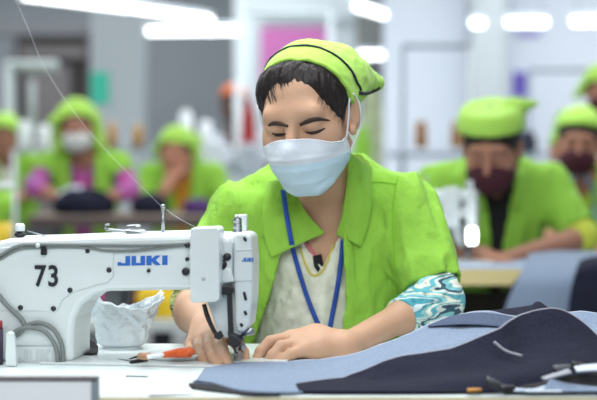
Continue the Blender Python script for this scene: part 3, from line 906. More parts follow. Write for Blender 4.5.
    # collar leaves
    def leaf(A, B, lA, lB, n=18, m=12):
        a = hits(ts, A); b = hits(ts, B)
        a = cr(a, n); b = cr(b, n); rows = []
        for i in range(n):
            t = i / (n - 1)
            row = []
            for j in range(m):
                s = j / (m - 1); p = a[i] * (1 - s) + b[i] * s
                d = (CAM - p); d /= np.linalg.norm(d)
                row.append(p + d * (lA * (1 - s) + lB * s + .007 * math.sin(math.pi * s)) + np.array([0, 0, .002 * math.sin(7 * t + 3 * s)]))
            rows.append(row)
        V, F = grid_mesh(np.array(rows)); obj('collar', V, F, LIME, shirt, solid=.003, subsurf=1); return V, F
    lf1 = leaf([(290, 182), (297, 196), (308, 213), (326, 234)], [(268, 180), (263, 206), (264, 238), (271, 258)], .012, .007)
    leaf([(348, 152), (347, 180), (342, 212), (336, 236)], [(372, 166), (372, 200), (368, 228), (361, 247)], .016, .007)
    def line(pts, r, lift, m, name, parent, n=24, tree=None):
        P = drape(tree or ts, pts, lift, n); V, F = tube(P, r, 6); return obj(name, V, F, m, parent)
    SEAM = mat('lime_seam', S(128, 190, 34), .8)
    line([(398, 176), (394, 195), (393, 220), (395, 250), (397, 276)], .0016, .0004, SEAM, 'seam', shirt)
    line([(366, 182), (380, 182), (396, 184)], .0014, .0004, SEAM, 'seam', shirt)
    # yellow neck trim, black motif and pink cord of the kameez
    line([(300, 247), (306, 266), (313, 276), (322, 272), (329, 258), (333, 244)], .0022, .001, mat('yellow_trim', S(214, 200, 90), .7), 'neck_trim', kam, tree=tk)
    line([(306, 243), (312, 252), (319, 262)], .0045, .0, mat('pink_trim', S(206, 120, 128), .7), 'neck_cord', kam, tree=tk)
    P = [hit(tk, x, y, .005) for x, y in [(313, 256), (321, 254), (323, 264), (318, 272), (314, 266)]]
    obj('neck_motif', np.array(P), [tuple(range(5))], BLACKC, kam, solid=.002)
    # ---- printed kameez sleeves showing below the shirt sleeves
    for c0, c1, c2, m in ((sR + (eR - sR) * .78, eR + np.array([.000, 0, .004]), eR * .60 + wR * .40 + np.array([0, 0, .002]), TEALP), (sL + (eL - sL) * .8, eL * .97 + wL * .03, eL * .84 + wL * .16, GREENP)):
        w = Vol(np.minimum(np.minimum(c0, c1), c2) - .08, np.maximum(np.maximum(c0, c1), c2) + .08, .003)
        w.cone(c0, c1, .0430, .0425, .01); w.cone(c1, c2, .0425, .033, .02)
        w.wrinkle(.0030, 150, 31, (1, 1, 2), 2, True)
        w.shell(.006)
        a = (c2 - c1) / np.linalg.norm(c2 - c1)
        w.cut(lambda X, Y, Z: (X - c2[0]) * a[0] + (Y - c2[1]) * a[1] + (Z - c2[2]) * a[2])
        V, F = w.mesh(1); obj('kameez_sleeve', V, F, m, root)
    # ---- lanyard
    tl = bvh((sV, sF), (kV, kF), lf1)
    for pts in ([(283, 190), (286, 212), (291, 240), (298, 268), (310, 305), (327, 344)], [(343, 240), (341, 262), (337, 290), (331, 322), (327, 344)]):
        P = drape(tl, pts, .006, 34)
        G = ribbon(P, .0085, (1, 0, 0)); V, F = grid_mesh(G)
        if pts[0][0] == 283: lan = obj('lanyard', V, F, LANYARD, root, solid=.0014)
        else: obj('lanyard_strap', V, F, LANYARD, lan, solid=.0014)
    # ---- trousers and shoes below the table
    lv = Vol((-.25, 2.55, 0.03), (.36, 3.28, .74), .009)
    lv.ell((cx, 3.08, .60), (.165, .13, .11), None, .05)
    for q in (-1, 1):
        hip, kn, an = np.array([cx + q * .085, 3.06, .57]), np.array([cx + q * .10, 2.72, .52]), np.array([cx + q * .10, 2.80, .10])
        lv.cone(hip, kn, .085, .065, .03); lv.cone(kn, an, .065, .055, .02)
    lv.cut(lambda X, Y, Z: .07 - Z + 0 * X + 0 * Y)
    V, F = lv.mesh(1); obj('trousers', V, F, TROUS, root)
    for q in (-1, 1):
        w = Vol((cx + q * .10 - .07, 2.60, -.0), (cx + q * .10 + .07, 2.92, .14), .007)
        w.cone((cx + q * .10, 2.83, .045), (cx + q * .10, 2.68, .032), .042, .034, .02)
        w.cut(lambda X, Y, Z: .002 - Z + 0 * X + 0 * Y)
        V, F = w.mesh(1); obj('shoe', V, F, SHOE, root)
    return root, ts
WOMAN, TS = seamstress()
# stool she sits on
def stool(x, y, z, label, group=None):
    r = empty('stool', (x, y, 0), 0, label, 'stool', group)
    V, F = lathe((x, y, z - .035), [(.15, 0), (.16, .008), (.16, .028), (.15, .035)], 28); obj('seat', V, F, DARKM, r)
    for q in (-1, 1):
        for w in (-1, 1):
            V, F = rod((x + q * .10, y + w * .10, z - .035), (x + q * .14, y + w * .14, 0), .012); obj('leg', V, F, LEGM, r)
    return r
# ------------------------------------------------------------------ things on the table
def sheet(name, rows, m, label=None, cat=None, group=None, n=60, mm=90, solid=.004, parent=None, wr=.0, seed=1, sc=20, rim=None, floor_z=None):
    Gs = loft(rows, n, mm)
    if wr: Gs[..., 2] += wr * pnoise(Gs * np.array([1, 1, .3]), sc, seed, 3)
    if floor_z is not None: Gs[..., 2] = np.maximum(Gs[..., 2], floor_z)
    V, F = grid_mesh(Gs); o = obj(name, V, F, m, parent, solid=solid)
    if label: tag(o, label, cat, group)
    return o, Gs

R4 = lambda pts: [at(*p) for p in pts]
# light reverse side of the long denim piece, from the needle up to the ridge on the right
lite, GL = sheet('denim_cloth', [
    R4([(205, 372, 2.50), (236, 364.5, 2.56), (262, 363.5, 2.57), (300, 362, 2.575), (345, 357, 2.58), (390, 343, 2.60), (440, 322, 2.62), (486, 312, 2.64), (520, 318, 2.66), (575, 313, 2.68), (640, 318, 2.68)]),
    R4([(200, 379, 2.43), (236, 374, 2.46), (262, 373, 2.47), (300, 371, 2.48), (345, 366, 2.50), (395, 352, 2.53), (440, 338, 2.56), (486, 329, 2.58), (520, 330, 2.60), (575, 330, 2.62), (640, 334, 2.62)]),
    R4([(195, 386, 2.36), (232, 386, 2.35), (262, 386, 2.36), (300, 383, 2.38), (345, 377, 2.42), (395, 364, 2.46), (440, 352, 2.49), (486, 345, 2.52), (520, 345, 2.54), (575, 345, 2.56), (640, 350, 2.56)]),
    R4([(193, 384, 2.375), (215, 387, 2.345), (245, 394.5, 2.278), (300, 396, 2.268), (345, 391, 2.33), (395, 378, 2.41), (440, 367, 2.45), (486, 360, 2.48), (520, 360, 2.5), (575, 360, 2.52), (640, 364, 2.52)]),
], DENIML, 'pale blue reverse side of denim cloth stretched from the needle past her forearm', 'cloth', wr=.0022, seed=4, sc=55, floor_z=TZ + .003)
# dark face side, folded over in front
dark, GD = sheet('denim_fold', [
    R4([(300, 393, 2.345), (330, 384, 2.385), (362, 371, 2.41), (400, 358, 2.43), (450, 349, 2.44), (494, 332, 2.45), (520, 316, 2.500), (545, 310.5, 2.510), (566, 313, 2.510), (585, 325, 2.500), (604, 341, 2.490), (640, 352, 2.480)]),
    R4([(296, 395, 2.335), (330, 390, 2.362), (362, 379, 2.385), (400, 368, 2.40), (450, 361, 2.41), (494, 349, 2.42), (520, 337, 2.460), (545, 332, 2.470), (566, 334, 2.470), (585, 342, 2.460), (604, 352, 2.450), (640, 360, 2.450)]),
    R4([(296, 396.5, 2.325), (330, 394, 2.345), (362, 387, 2.355), (400, 379, 2.365), (450, 374, 2.37), (494, 366, 2.375), (520, 358, 2.410), (545, 352, 2.415), (566, 352, 2.415), (585, 356, 2.410), (604, 363, 2.410), (640, 368, 2.410)]),
    R4([(298, 396.5, 2.285), (330, 394, 2.285), (362, 391, 2.29), (400, 388, 2.295), (450, 384, 2.30), (494, 379, 2.305), (520, 374, 2.325), (545, 371, 2.34), (566, 371, 2.35), (585, 373, 2.355), (604, 377, 2.36), (640, 380, 2.36)]),
    R4([(300, 396.3, 2.270), (330, 396.3, 2.268), (362, 396.2, 2.268), (400, 396.2, 2.268), (450, 395.8, 2.270), (494, 394, 2.275), (520, 391, 2.29), (545, 388, 2.31), (566, 387, 2.32), (585, 387, 2.325), (604, 388, 2.33), (640, 388, 2.33)]),
], DENIMD, 'dark denim face side folded over the pale cloth along the table front', 'cloth', wr=.0016, seed=9, sc=55, floor_z=TZ + .0035)
P = GD[0]; V, F = tube(P + np.array([0, 0, .001]), .0018, 6); obj('selvedge', V, F, DENIMT, dark)
P = GL[0][20:]; V, F = tube(P + np.array([0, 0, .001]), .0016, 6); obj('selvedge', V, F, mat('denim_pale_edge', S(196, 204, 218), .9), lite)
P = cr(R4([(494, 342, 2.405), (506, 351, 2.395), (522, 356, 2.38)]), 16); V, F = tube(P, .0022, 6); obj('seam', V, F, DENIMT, dark)
# folded waistband piece peeking over behind the ridge
sheet('denim_strip', [R4([(462, 315, 2.70), (500, 311, 2.71), (530, 307, 2.72), (538, 303, 2.72), (548, 309, 2.72), (566, 318, 2.72)]),
                      R4([(462, 322, 2.66), (500, 320, 2.67), (530, 316, 2.68), (540, 315, 2.68), (550, 318, 2.68), (566, 324, 2.68)]),
                      R4([(462, 330, 2.66), (500, 329, 2.66), (530, 328, 2.66), (540, 328, 2.66), (550, 328, 2.66), (566, 330, 2.66)])],
      DENIMD, 'dark denim strip peeking up behind the folded ridge', 'cloth', solid=.006, mm=50, n=14)
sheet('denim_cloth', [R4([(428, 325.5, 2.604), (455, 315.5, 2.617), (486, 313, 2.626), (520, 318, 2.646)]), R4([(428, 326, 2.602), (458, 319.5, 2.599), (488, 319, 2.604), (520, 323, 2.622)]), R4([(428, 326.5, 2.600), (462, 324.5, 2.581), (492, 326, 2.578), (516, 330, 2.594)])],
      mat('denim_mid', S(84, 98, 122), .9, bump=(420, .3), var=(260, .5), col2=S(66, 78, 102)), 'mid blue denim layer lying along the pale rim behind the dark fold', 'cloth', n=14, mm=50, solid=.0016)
# dark underside at the left tip, its shade made as a black sheet
sheet('denim_underside_shade', [R4([(189, 385, 2.365), (215, 387, 2.345), (250, 392, 2.30), (280, 395, 2.28)]), R4([(188, 390, 2.325), (212, 393, 2.292), (246, 396.6, 2.262), (280, 397.5, 2.260)])],
      BLACKC, 'black sheet standing for the shaded underside below the left tip of the pale denim', 'cloth', solid=.002, mm=30, n=8, floor_z=TZ + .0015)

# plastic bag behind the pillar
def bag():
    c = at(121, 352, 2.79); c[2] = TZ + .001
    na, nz_ = 150, 46
    th_ = np.linspace(0, 2 * math.pi, na + 1); zz = np.linspace(0, 1, nz_)
    A, Z = np.meshgrid(th_, zz, indexing='ij')
    R = np.interp(Z, [0, .08, .3, .6, .85, 1], [.028, .040, .043, .052, .056, .060])
    Q = np.stack([np.cos(A), np.sin(A), Z * 1.3], -1)
    n1 = pnoise(Q, 2.4, 41, 2); n2 = pnoise(Q, 7.0, 42, 2); n3 = pnoise(Q, 15.0, 44, 2)
    rid = lambda n: 1 - 2.2 * np.sqrt(n * n + .004)
    R = R * (1 + .10 * n1 + (.085 * rid(n2) + .05 * rid(n3)) * np.clip(Z * 5, .1, 1))
    top = .080 + .012 * np.sin(2 * A + 1.0) + .008 * pnoise(Q * np.array([1, 1, 0]), 5.0, 43, 2)
    H_ = Z * top + .006 * n2 * Z
    G_ = np.stack([c[0] + R * np.cos(A) + .006 * Z, c[1] + R * .8 * np.sin(A), c[2] + H_], -1)
    V, F = grid_mesh(G_)
    return tag(obj('plastic_bag', V, F, mat('bag_film', S(236, 243, 247), .3, trans=.10, bump=(90, .4)), base=(c[0], c[1], TZ + .001), solid=.0012), 'crumpled white plastic bag behind the machine pillar', 'bag')
bag()
sheet('dark_cloth_scrap', [R4([(84, 339, 2.74), (92, 341, 2.73), (98, 347, 2.72)]), R4([(84, 350, 2.72), (92, 350, 2.71), (98, 353, 2.70)]), R4([(84, 361, 2.66), (92, 360, 2.66), (97, 358, 2.67)])], BLACKC,
      'dark cloth scrap poking out between pillar and plastic bag', 'cloth', n=12, mm=12, floor_z=TZ + .004)

def flat_thing(name, pts, z0, h, m, label, cat, d=None, bevel=.001, group=None, parent=None):
    """pts: picture points lying on the plane z0"""
    out = []
    for x, y in pts:
        r = ray(x, y); t = (z0 - CAM[2]) / r[2]; p = CAM + r * t; out.append((p[0], p[1]))
    V, F = prism(out, (0, 0, z0), (1, 0, 0), (0, 1, 0), (0, 0, 1), 0.0, h)
    return tag(obj(name, V, F, m, parent, smooth=False, bevel=bevel), label, cat, group)
PAPER = mat('white_paper', S(240, 243, 244), .6)
flat_thing('paper_card', [(150, 379), (188, 378.5), (192, 394), (149, 395)], TZ + .0008, .0015, PAPER, 'white paper card lying at the front edge of the sewing table', 'paper')
# flat white dish of trimmings
c = at(176, 361.5, 2.625); c[2] = TZ + .0006
V, F = lathe(c, [(.030, 0), (.040, .003), (.049, .011), (.0485, .0122), (.039, .0045), (.02, .0035)], 36)
V[:, 1] = c[1] + (V[:, 1] - c[1]) * .9
tag(obj('dish', V, F, mat('dish_white', S(232, 238, 240), .3)), 'shallow white dish lying left of the needle under the orange snips', 'dish')
# orange-handled thread snips
r = empty('thread_snips', at(165, 357, 2.63), 0, 'thread snips with orange grip lying across the dish', 'snips')
zt = TZ + .019
def onz(x, y, z):
    q = ray(x, y); return CAM + q * ((z - CAM[2]) / q[2])
V, F = tube([onz(163, 355, zt), onz(178, 353, zt), onz(190, 352.5, zt + .002), onz(192, 354, zt)], [.0045, .0075, .0085, .004], 10, 16); obj('grip', V, F, mat('orange_plastic', S(222, 98, 44), .5), r)
V, F = tube([onz(148, 357, zt), onz(164, 354.8, zt)], .0035, 8, 6); obj('ferrule', V, F, PAPER, r)
V, F = tube([onz(140, 356, zt - .003), onz(149, 356.5, zt)], .0055, 8, 6); obj('wrap', V, F, mat('tan_wrap', S(190, 140, 110), .6), r)
V, F = tube([onz(126, 360, TZ + .004), onz(134, 357.5, TZ + .008), onz(142, 355.5, TZ + .012)], [.001, .0035, .004], 8, 10, flat=.5); obj('blade', V, F, DARKM, r)
r = empty('seam_ripper', at(130, 362, 2.62), 0, 'small dark seam ripper with steel tip beside the plastic bag', 'seam ripper')
V, F = tube([onz(131, 362.5, TZ + .005), onz(146, 359.5, TZ + .006)], [.0035, .0045], 8, 8); obj('handle', V, F, BLACKP, r)
V, F = tube([onz(118, 359, TZ + .003), onz(131, 361, TZ + .004)], [.0012, .0028], 8, 8); obj('blade', V, F, STEEL, r)
V, F = tube([onz(126, 376, TZ + .001), onz(148, 376.5, TZ + .001)], .0009, 6, 6); tag(obj('loose_needle', V, F, DARKM), 'thin dark needle lying on the white table before the bag', 'needle')
# dark spool with a red band by the bobbin lever
r = empty('bobbin', at(-5, 366, 2.575) * np.array([1, 1, 0]) + np.array([0, 0, TZ + .001]), 0, 'dark spool with red band cut off by the photo edge', 'spool')
c = at(-5, 366, 2.575); c[2] = TZ + .001
V, F = lathe(c, [(.013, 0), (.013, .055)], 20); obj('winding', V, F, mat('violet_thread', S(66, 60, 78), .8), r)
V, F = lathe(c + np.array([0, 0, .055]), [(.012, 0), (.012, .012)], 20); obj('band', V, F, mat('red_band', S(150, 44, 48), .6), r)
# loose trimmings at the right front corner
rnd = random.Random(2)
def trim_rod(name, a, b, r, m, lab, d0=2.29, d1=None):
    P = [at(*a, d0), at(*b, d1 or d0)]; P = [np.array([p[0], p[1], max(p[2], TZ + r * 1.05 + .002)]) for p in P]
    V, F = tube(P, [r, r * 1.1, r * 1.05, r * .8], 10, 12, flat=.85); return tag(obj(name, V, F, m), lab, 'trimming')
trim_rod('zip_pull', (486, 380), (503, 391), .0068, mat('gunmetal', S(74, 76, 82), .35, metal=.5), 'dark zip pull lying leftmost among the trimmings', 2.268)
trim_rod('zip_pull', (500, 394), (514, 390), .0062, DARKM, 'dark zip pull right of the leftmost one', 2.263, 2.27)
trim_rod('metal_clip', (553, 369), (572, 368), .0060, mat('gunmetal', S(74, 76, 82), .35), 'grey clip on top of the trimmings near the fold', 2.30)
trim_rod('metal_clip', (572, 364), (590, 368), .0050, BLACKP, 'black clip beside the grey one at the trimmings top', 2.305)
trim_rod('brass_tab', (467, 391.5), (482, 390), .0036, mat('brass', S(170, 120, 60), .4, metal=.6), 'small brass tab left of the zip pulls', 2.268)
SP, SW, SG = mat('scrap_pale', S(186, 198, 214), .9), mat('scrap_white', S(214, 222, 232), .9), mat('scrap_grey', S(176, 178, 186), .9)
for rows, m, lab, d0, d1 in [
    ([[(500, 386), (530, 385), (560, 378), (610, 372)], [(505, 398), (535, 398), (565, 398), (610, 398)]], BLACKC, 'black cloth scrap lying under the other trimmings', 2.300, 2.268),
    ([[(511, 388), (530, 390), (546, 386)], [(514, 392), (532, 395), (549, 392)]], SP, 'pale cloth scrap beside the dark zip pulls', 2.275, 2.262),
    ([[(550, 379), (574, 385), (604, 388)], [(541, 393), (570, 394), (604, 396)]], DENIML, 'wedge of pale denim at the right table corner', 2.28, 2.26),
    ([[(541, 378), (556, 373), (568, 369)], [(545, 380), (560, 376), (572, 373)]], SG, 'thin grey scrap pointing up to the grey clip', 2.285, 2.28),
    ([[(574, 367), (588, 365), (604, 364)], [(577, 372), (590, 371), (604, 371)]], SW, 'white scrap at the right edge above the denim wedge', 2.30, 2.29),
    ([[(524, 393), (545, 392), (562, 393)], [(526, 399), (545, 400), (562, 399)]], SW, 'white scrap in front of the denim wedge', 2.264, 2.258)]:
    sheet('cloth_scrap', [[at(x, y, d0 + (d1 - d0) * i / (len(rows) - 1)) for x, y in rw] for i, rw in enumerate(rows)], m, lab, 'cloth scrap', 'trimmings at the table corner', n=8, mm=20, solid=.003, floor_z=TZ + (.003 if m is BLACKC else .006))

# upright board standing in front of the table, dark edge band on top
def board_():
    x0, x1 = at(-60, 0, 2.18)[0], at(95.5, 0, 2.18)[0]; zt = at(0, 381, 2.18)[2]
    r = empty('upright_board', ((x0 + x1) / 2, 2.19, 0), 0, 'white upright board with dark top edge standing before the table', 'board')
    V, F = box((x0, 2.18, 0), (x1 - .008, 2.204, zt)); obj('panel', V, F, mat('board_white', S(244, 248, 250), .45), r, smooth=False, bevel=.001)
    V, F = box((x0, 2.178, zt), (x1, 2.206, zt + .003)); obj('edge_band', V, F, mat('rim_dark', S(50, 36, 44), .6), r, smooth=False, bevel=.001)
    V, F = box((x1 - .008, 2.179, 0), (x1, 2.205, zt)); obj('corner_post', V, F, mat('corner_grey', S(140, 150, 158), .5), r, smooth=False, bevel=.001)
board_()
# ------------------------------------------------------------------ co-workers
def hand(v, W, d, n, side, k=1.0, curl=.35):
    d = np.asarray(d, float) / np.linalg.norm(d); n = np.asarray(n, float); n -= d * n.dot(d); n /= np.linalg.norm(n); l = np.cross(d, n) * side
    v.cone(W, W + d * .03 * k, .023 * k, .022 * k, .012)
    for i, q in enumerate((-.028, -.009, .010, .028)):
        a = W + d * .02 * k + l * q * .6 * k; b = W + d * (.088 - .008 * (i == 3)) * k + l * q * k
        v.cone(a, b, .014 * k, .0115 * k, .012)
        L = (.040, .045, .042, .032)[i] * k; p = b; ang = .0
        for s in range(3):
            ang += curl; e = d * math.cos(ang) - n * math.sin(ang); q2 = p + e * L * (1, .62, .5)[s]
            v.cone(p, q2, (.0105 - .001 * s) * k, (.0098 - .001 * s) * k, .005); p = q2
    a = W + d * .02 * k - l * .022 * k; b = a + (d * .75 - l * .6 - n * .25) * .045 * k; c = b + (d * .95 - l * .2 - n * .3) * .032 * k
    v.cone(a, b, .014 * k, .011 * k, .01); v.cone(b, c, .011 * k, .009 * k, .006)

def coworker(base, yaw, head, label, shirt=LIME, inner=CREAM, k=1.0, skin=SKINB, mask=None, cap='round', capm=LIMECAP, sleeve=None, slv=.25, cutf=.82, vw=(.030, .028, .055), arms=None, lean=0.0, h=.0072, lanyard=False, legs=True, dz=0.0, hair=True):
    """seated figure facing the camera; head = (offset x, y, z, yaw, pitch, roll) in figure space"""
    root = empty('person', (base[0], base[1], 0), 0, label, 'person', 'garment workers in lime caps' if capm is LIMECAP else None)
    cz, sz = math.cos(yaw), math.sin(yaw)
    b3 = np.array([base[0], base[1], 0.0])
    def w(x, y, z): return b3 + k * np.array([cz * x - sz * y, sz * x + cz * y, 0]) + np.array([0, 0, z * k + dz])
    H = Head(w(*head[:3]), math.degrees(-yaw) + head[3], head[4], head[5], k)
    nb = w(0, .00 + lean, 1.06)
    A = arms or [((-.23, -.03, .86), (-.09, -.24, .84), (.3, -1, -.3)), ((.23, -.03, .86), (.09, -.24, .84), (-.3, -1, -.3))]
    sh = [w(-.165, .03 + lean, 1.02), w(.165, .03 + lean, 1.02)]
    allp = np.array([H.c - .19 * k, H.c + .19 * k, w(0, .2, .6)] + [w(*a[i]) for a in A for i in (0, 1)] + [w(*a[1]) + .12 * k * (np.abs(np.array(a[2])) * np.sign(a[2])) * np.array([1, 1, 1]) for a in A])
    lo = allp.min(0) - np.array([.12, .12, .10]); hi = allp.max(0) + np.array([.12, .12, .02]); lo[2] = w(0, 0, .58)[2]
    v = Vol(lo, hi, h * .8)
    H.build(v, False)
    v.cone(H.w(0, -.022, -.03), nb, .045 * k, .052 * k, .03)
    v.ell(w(0, .05 + lean, .95), (.135 * k, .085 * k, .145 * k), None, .04)
    v.ell(w(0, .08, .78), (.13 * k, .09 * k, .17 * k), None, .05)
    for s, a, sd in zip(sh, A, (1, -1)):
        e, wr = w(*a[0]), w(*a[1]); d = np.array([cz * a[2][0] - sz * a[2][1], sz * a[2][0] + cz * a[2][1], a[2][2]])
        v.cone(nb + np.array([0, .01, -.02]), s, .05 * k, .045 * k, .03); v.cone(s, e, .045 * k, .037 * k, .02); v.cone(e, wr, .038 * k, .026 * k, .015)
        hand(v, wr, d, (0, -.35, 1.0), sd, k)
    V, F = v.mesh(1); body = obj('body', V, F, skin, root); tb = bvh((V, F))
    # brows and lowered lids
    for q in (-1, 1):
        P = np.array([H.w(q * t, .100 - 4.2 * (abs(t) - .012) ** 2 * 2, .034 + .006 * math.sin((t - .012) * 80)) for t in np.linspace(.012, .050, 8)])
        P = np.array([np.array(tb.find_nearest(Vector(p))[0]) for p in P]); V, F = tube(P, [.002 * k, .003 * k, .002 * k], 6, 8); obj('eyebrow', V, F, BROW, body)
        P = np.array([H.w(q * t, .1, .012) for t in np.linspace(.018, .044, 7)])
        P = np.array([np.array(tb.find_nearest(Vector(p))[0]) for p in P]); V, F = tube(P, [.001 * k, .002 * k, .001 * k], 6, 7); obj('eyelash_line', V, F, LID, body)
    # hair
    if hair:
        hv = Vol(H.c - .16 * k, H.c + .16 * k, .006)
        H.ell(hv, (0, -.016, .045), (.082, .100, .086), .02)
        H.ell(hv, (0, -.060, -.010), (.062, .05, .06), .03)
        x, f, u = H.loc(*hv.G())
        hv.D = np.maximum(hv.D, -(np.maximum.reduce([.020 - f + 0 * u, u - .062 + 7 * x * x, np.abs(x) - .060 + 0 * u])).astype(np.float32) * k)
        hv.D = np.maximum(hv.D, ((-.025 - u + 0 * x - .6 * np.maximum(-f - .02, 0)) * k).astype(np.float32))
        V, F = hv.mesh(1); obj('hair', V, F, HAIR, root)
    # cap
    cv = Vol(H.c - .27 * k, H.c + .27 * k, .0075)
    x, f, u = H.loc(*cv.G())
    if cap == 'toque':
        H.ell(cv, (0, -.015, .060), (.094, .112, .090), .02)
        H.ell(cv, (0, -.010, .098), (.090, .098, .062), .03)
        cv.D = np.maximum(cv.D, ((u - .132 - .08 * f) * k).astype(np.float32))
        H.cone(cv, (.06, -.04, .122), (.125, -.06, .122), .026, .009, .03)
        cv.D = np.maximum(cv.D, ((.064 + .25 * f - .0 - u) * k).astype(np.float32))
    elif cap == 'scarf':
        H.ell(cv, (0, -.020, .050), (.095, .112, .098), .02)
        H.cone(cv, (-.05, .03, .075), (-.115, .06, .050), .035, .018, .04)
        for q in (-1, 1): H.cone(cv, (q * .086, -.03, .05), (q * .095, -.03, -.09), .028, .034, .03)
        fa = np.maximum.reduce([-.01 - f + 0 * u, u - .078 + 5 * x * x, np.abs(x) - .074 + 0 * u])
        cv.D = np.maximum(cv.D, (-fa * k).astype(np.float32))
    elif cap == 'flap':
        H.ell(cv, (0, -.020, .052), (.094, .112, .096), .02)
        H.ell(cv, (.05, -.06, .06), (.08, .06, .05), .03)
        H.cone(cv, (-.085, -.02, .03), (-.125, -.04, -.02), .030, .016, .03)
        H.cone(cv, (.07, -.03, .03), (.125, -.02, -.01), .040, .016, .03)
        fa = np.maximum.reduce([-.03 - f + 0 * u, u - .070 + 3 * x * x, np.abs(x) - .084 + 0 * u])
        cv.D = np.maximum(cv.D, (-fa * k).astype(np.float32))
    else:
        H.ell(cv, (0, -.018, .056), (.093, .112, .094), .02)
        cv.D = np.maximum(cv.D, ((.058 + .42 * f - .0 - u) * k).astype(np.float32))
    V, F = cv.mesh(1); obj('cap', V, F, capm, root)
    if mask is not None:
        mv = Vol(H.c - .15 * k, H.c + .15 * k, .006)
        H.ell(mv, (0, .040, -.045), (.070, .077, .066), .02)
        H.ell(mv, (0, .085, -.020), (.022, .030, .022), .02)
        x, f, u = H.loc(*mv.G())
        mv.D = np.maximum(mv.D, (np.maximum.reduce([u + .002 + .08 * np.abs(x), -.105 - u + 0 * x, .012 - f + 0 * u]) * k).astype(np.float32))
        V, F = mv.mesh(1); obj('face_mask', V, F, mask, root)
    else:
        P = np.array([np.array(tb.find_nearest(Vector(H.w(t, .1, -.052)))[0]) for t in np.linspace(-.02, .02, 7)])
        V, F = tube(P, [.002 * k, .004 * k, .002 * k], 6, 7); obj('mouth', V, F, LIP, body)
    # inner garment and open shirt
    kv = Vol(w(-.3, -.12, .56).clip(-9, 9) - .1, w(.3, .3, 1.12) + .1, h)
    def trunk(vv, g):
        vv.ell(w(0, .05 + lean, .95), ((.140 + g) * k, (.090 + g) * k, (.150 + g) * k), None, .04)
        vv.ell(w(0, .08, .78), ((.135 + g) * k, (.10 + g) * k, (.20 + g) * k), None, .05)
        for s in sh: vv.cone(nb + np.array([0, .015, -.025]), s, (.048 + g * .5) * k, (.046 + g * .5) * k, .04)
    trunk(kv, .004)
    kv.cut(lambda X, Y, Z: np.where(Y < nb[1] + .06 * k, Z - (nb[2] - .085 * k + 1.5 * np.abs(X - nb[0])), -1.0) * .5)
    V, F = kv.mesh(1); obj('inner_shirt', V, F, inner, root)
    lo2 = np.min([w(*a[0]) for a in A] + sh + [w(-.2, -.12, .56), w(.2, .25, .56)], axis=0) - .1; hi2 = np.max([w(*a[0]) for a in A] + sh + [w(-.2, -.1, 1.1), w(.2, .25, 1.1)], axis=0) + .1
    sv = Vol(lo2, hi2, h)
    trunk(sv, .022)
    for s, a in zip(sh, A):
        e = w(*a[0]); sv.cone(s, s + (e - s) * .95, .055 * k, .054 * k, .03)
    sv.cone(nb - np.array([0, 0, .02]), nb + np.array([0, .01, .02]), .074 * k, .066 * k, .03)
    sv.wrinkle(.006, 60, 7, (1, 1, .35), 1, True)
    sv.shell(.014)
    for s, a in zip(sh, A):
        e = w(*a[0]); ax = (e - s) / np.linalg.norm(e - s); c = s + (e - s) * cutf; sg = np.sign((c - w(0, 0, 0)) @ np.array([cz, sz, 0]))
        def fcut(X, Y, Z):
            d = (X - c[0]) * ax[0] + (Y - c[1]) * ax[1] + (Z - c[2]) * ax[2]
            r = np.sqrt(np.maximum((X - c[0]) ** 2 + (Y - c[1]) ** 2 + (Z - c[2]) ** 2 - d * d, 0)) - .085 * k
            sd = ((X - b3[0]) * cz + (Y - b3[1]) * sz) * sg
            return -np.maximum.reduce([-d, r, (.135 * k - sd) + 0 * d])
        sv.cut(fcut)
    def op(X, Y, Z):
        lx = (X - b3[0]) * cz + (Y - b3[1]) * sz; ly = -(X - b3[0]) * sz + (Y - b3[1]) * cz
        wd = np.interp(Z, [w(0, 0, .6)[2], w(0, 0, .85)[2], w(0, 0, 1.08)[2]], list(vw)) * k
        return -np.maximum(np.abs(lx) - wd, ly - .05 * k + 0 * Z)
    sv.cut(op)
    sv.cone(nb + np.array([0, -.02, -.04]), nb + np.array([0, -.02, .12]), .060 * k, .068 * k, .004, 's')
    V, F = sv.mesh(1); so = obj('shirt', V, F, shirt, root)
    ts = bvh((V, F))
    for q in (-1, 1):
        pr = [((q * .050, -.10, 1.085), (q * .085, -.08, 1.07)), ((q * .045, -.12, 1.02), (q * .090, -.10, 1.01)), ((q * .022, -.13, .965), (q * .062, -.12, .945))]
        rows = []
        for a, b in pr:
            row = []
            for t in np.linspace(0, 1, 5):
                p = w(*(np.array(a) * (1 - t) + np.array(b) * t)); n_ = np.array(ts.find_nearest(Vector(p))[0]); row.append(n_ + np.array([0, -.010 * (1 - .5 * t), .002]) * k)
            rows.append(row)
        V, F = grid_mesh(loft(rows, 8, 7)); obj('collar', V, F, shirt, so, solid=.005)
    if sleeve is not None:
        for s, a in zip(sh, A):
            e, wr = w(*a[0]), w(*a[1]); m2 = e * (1 - slv) + wr * slv
            q = Vol(np.minimum(np.minimum(s, e), m2) - .08, np.maximum(np.maximum(s, e), m2) + .08, .008)
            q.cone(s + (e - s) * (cutf - .1), e, .046 * k, .050 * k, .01); q.cone(e, m2, .050 * k, .046 * k, .01)
            V, F = q.mesh(1); obj('sleeve', V, F, sleeve, root)
    if lanyard:
        tt = bvh((V, F)) if False else bvh(*[(np.array([T[o] @ p.co for p in o.data.vertices]), [tuple(p.vertices) for p in o.data.polygons]) for o in root.children if o.name.startswith(('shirt', 'inner_shirt', 'body'))])
        for q in (-1, 1):
            P = np.array([np.array(tt.find_nearest(Vector(w(q * .05 * (1 - t), -.16, 1.03 - .2 * t)))[0]) + np.array([0, -.008, 0]) for t in np.linspace(0, 1, 14)])
            V, F = grid_mesh(ribbon(P, .012, (1, 0, 0))); obj('lanyard', V, F, mat('pale_lanyard', S(120, 160, 190), .7), root, solid=.002)
